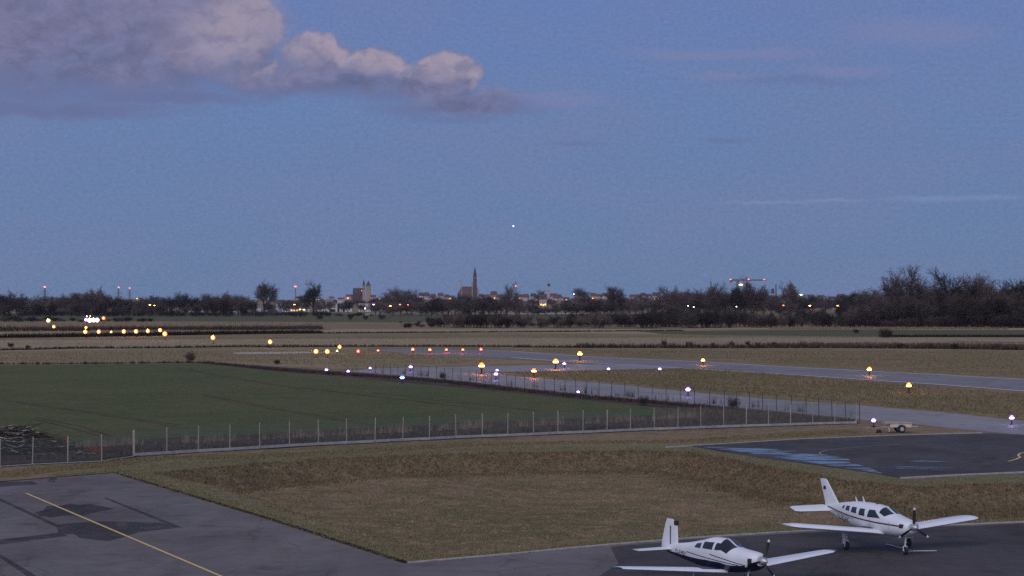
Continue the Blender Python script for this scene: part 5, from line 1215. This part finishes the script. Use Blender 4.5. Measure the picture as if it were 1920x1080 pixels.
bill = N.noise(N.n('ShaderNodeVectorMath', operation='MULTIPLY', ins={0: W1, 1: (.016, .026, 0)}).outputs[0], 1.0, 9, .68, .5)
greyc = N.n('ShaderNodeHueSaturation', ins={'Value': N.maprange(bill, .32, .68, .84, 1.17), 'Color': greyc}).outputs[0]
cl = N.mix(N.math('MULTIPLY', mass, .93), cl, greyc)
cl = N.mix(N.math('MULTIPLY', N.math('MULTIPLY', lit, mass), N.maprange(puff, .3, .6, .35, 1.0)), cl, (.385, .325, .41, 1))
W3 = warp(warp(P2, .008, 30, 9.4), .04, 10, 4.4)
wisp = union([ell(W3, 1300, 101, 110, 9, .9), ell(W3, 1430, 100, 90, 8, .9), ell(W3, 1590, 132, 75, 9, .9), ell(W3, 1355, 144, 60, 6, .9), ell(W3, 1018, 176, 60, 8, .9), ell(W3, 1060, 190, 70, 12, .9), ell(W3, 1720, 60, 120, 26, .9)])
cl = N.mix(N.math('MULTIPLY', wisp, .42), cl, (.225, .232, .405, 1))
W4 = warp(P2, .03, 8, 2.4)
dark = union([ell(W4, 1080, 269, 48, 5, .8), ell(W4, 1360, 263, 40, 5, .8), ell(W3, 1500, 150, 120, 8, .9), ell(W4, 840, 225, 80, 6, .9), ell(W3, 150, 212, 160, 6, .9)])
cl = N.mix(N.math('MULTIPLY', dark, .4), cl, (.13, .155, .31, 1))
line_ = union([ell(W4, 1450, 379, 90, 3, .8), ell(W4, 1560, 376, 60, 3, .8), ell(W4, 1750, 373, 80, 5, .8), ell(W4, 1850, 371, 60, 4, .9)])
cl = N.mix(N.math('MULTIPLY', line_, .4), cl, (.235, .29, .49, 1))
inview = N.maprange(dy, .6, .8)
col = N.mix(inview, sky, cl)
# the afterglow behind the camera comes from the sky texture itself
glow = N.n('ShaderNodeMix', data_type='RGBA', blend_type='ADD', ins={0: 1.0}); 
gk = N.maprange(dy, .35, -.3, .0, 1.0)
gm = N.mix(1.0, sk.outputs[0], (1.3, 1.15, 1.15, 1), 'MULTIPLY')
gm2 = N.n('ShaderNodeMix', data_type='RGBA', blend_type='MIX', ins={0: gk, 6: (0, 0, 0, 1), 7: gm}).outputs[2]
sum_ = N.mix(1.0, col, gm2, 'ADD')
ten = N.mix(1.0, sum_, (10, 10, 10, 1), 'MULTIPLY')
N.nt.links.new(ten, bg.inputs[0]); bg.inputs[1].default_value = .1
w.cycles.sampling_method = 'MANUAL'; w.cycles.sample_map_resolution = 512

sl = bpy.data.lights.new('sun', 'SUN'); sl.energy = 1.4; sl.angle = math.radians(75); sl.color = (1.0, .84, .62)
so = bpy.data.objects.new('sun', sl); COL.objects.link(so); so.rotation_euler = Vector((-.35, -.75, .85)).to_track_quat('Z', 'Y').to_euler(); tag(so, kind='helper')

cam = bpy.data.cameras.new('camera'); co = bpy.data.objects.new('camera', cam); COL.objects.link(co)
cam.sensor_width = 36; cam.lens = 36*FP/1920; cam.clip_start = .5; cam.clip_end = 30000
co.location = (0, 0, CAMH); co.rotation_euler = (PI/2+TH, 0, 0); S.camera = co
S.render.engine = 'CYCLES'
S.view_settings.view_transform = 'Standard'; S.view_settings.look = 'None'; S.view_settings.exposure = 0.0; S.view_settings.gamma = 1.0
S.view_settings.use_curve_mapping = False
S.cycles.max_bounces = 4; S.cycles.diffuse_bounces = 2; S.cycles.glossy_bounces = 3; S.cycles.transparent_max_bounces = 12; S.cycles.sample_clamp_indirect = 3.0
S.cycles.use_denoising = False; S.cycles.caustics_reflective = False
S.cycles.filter_width = 1.5
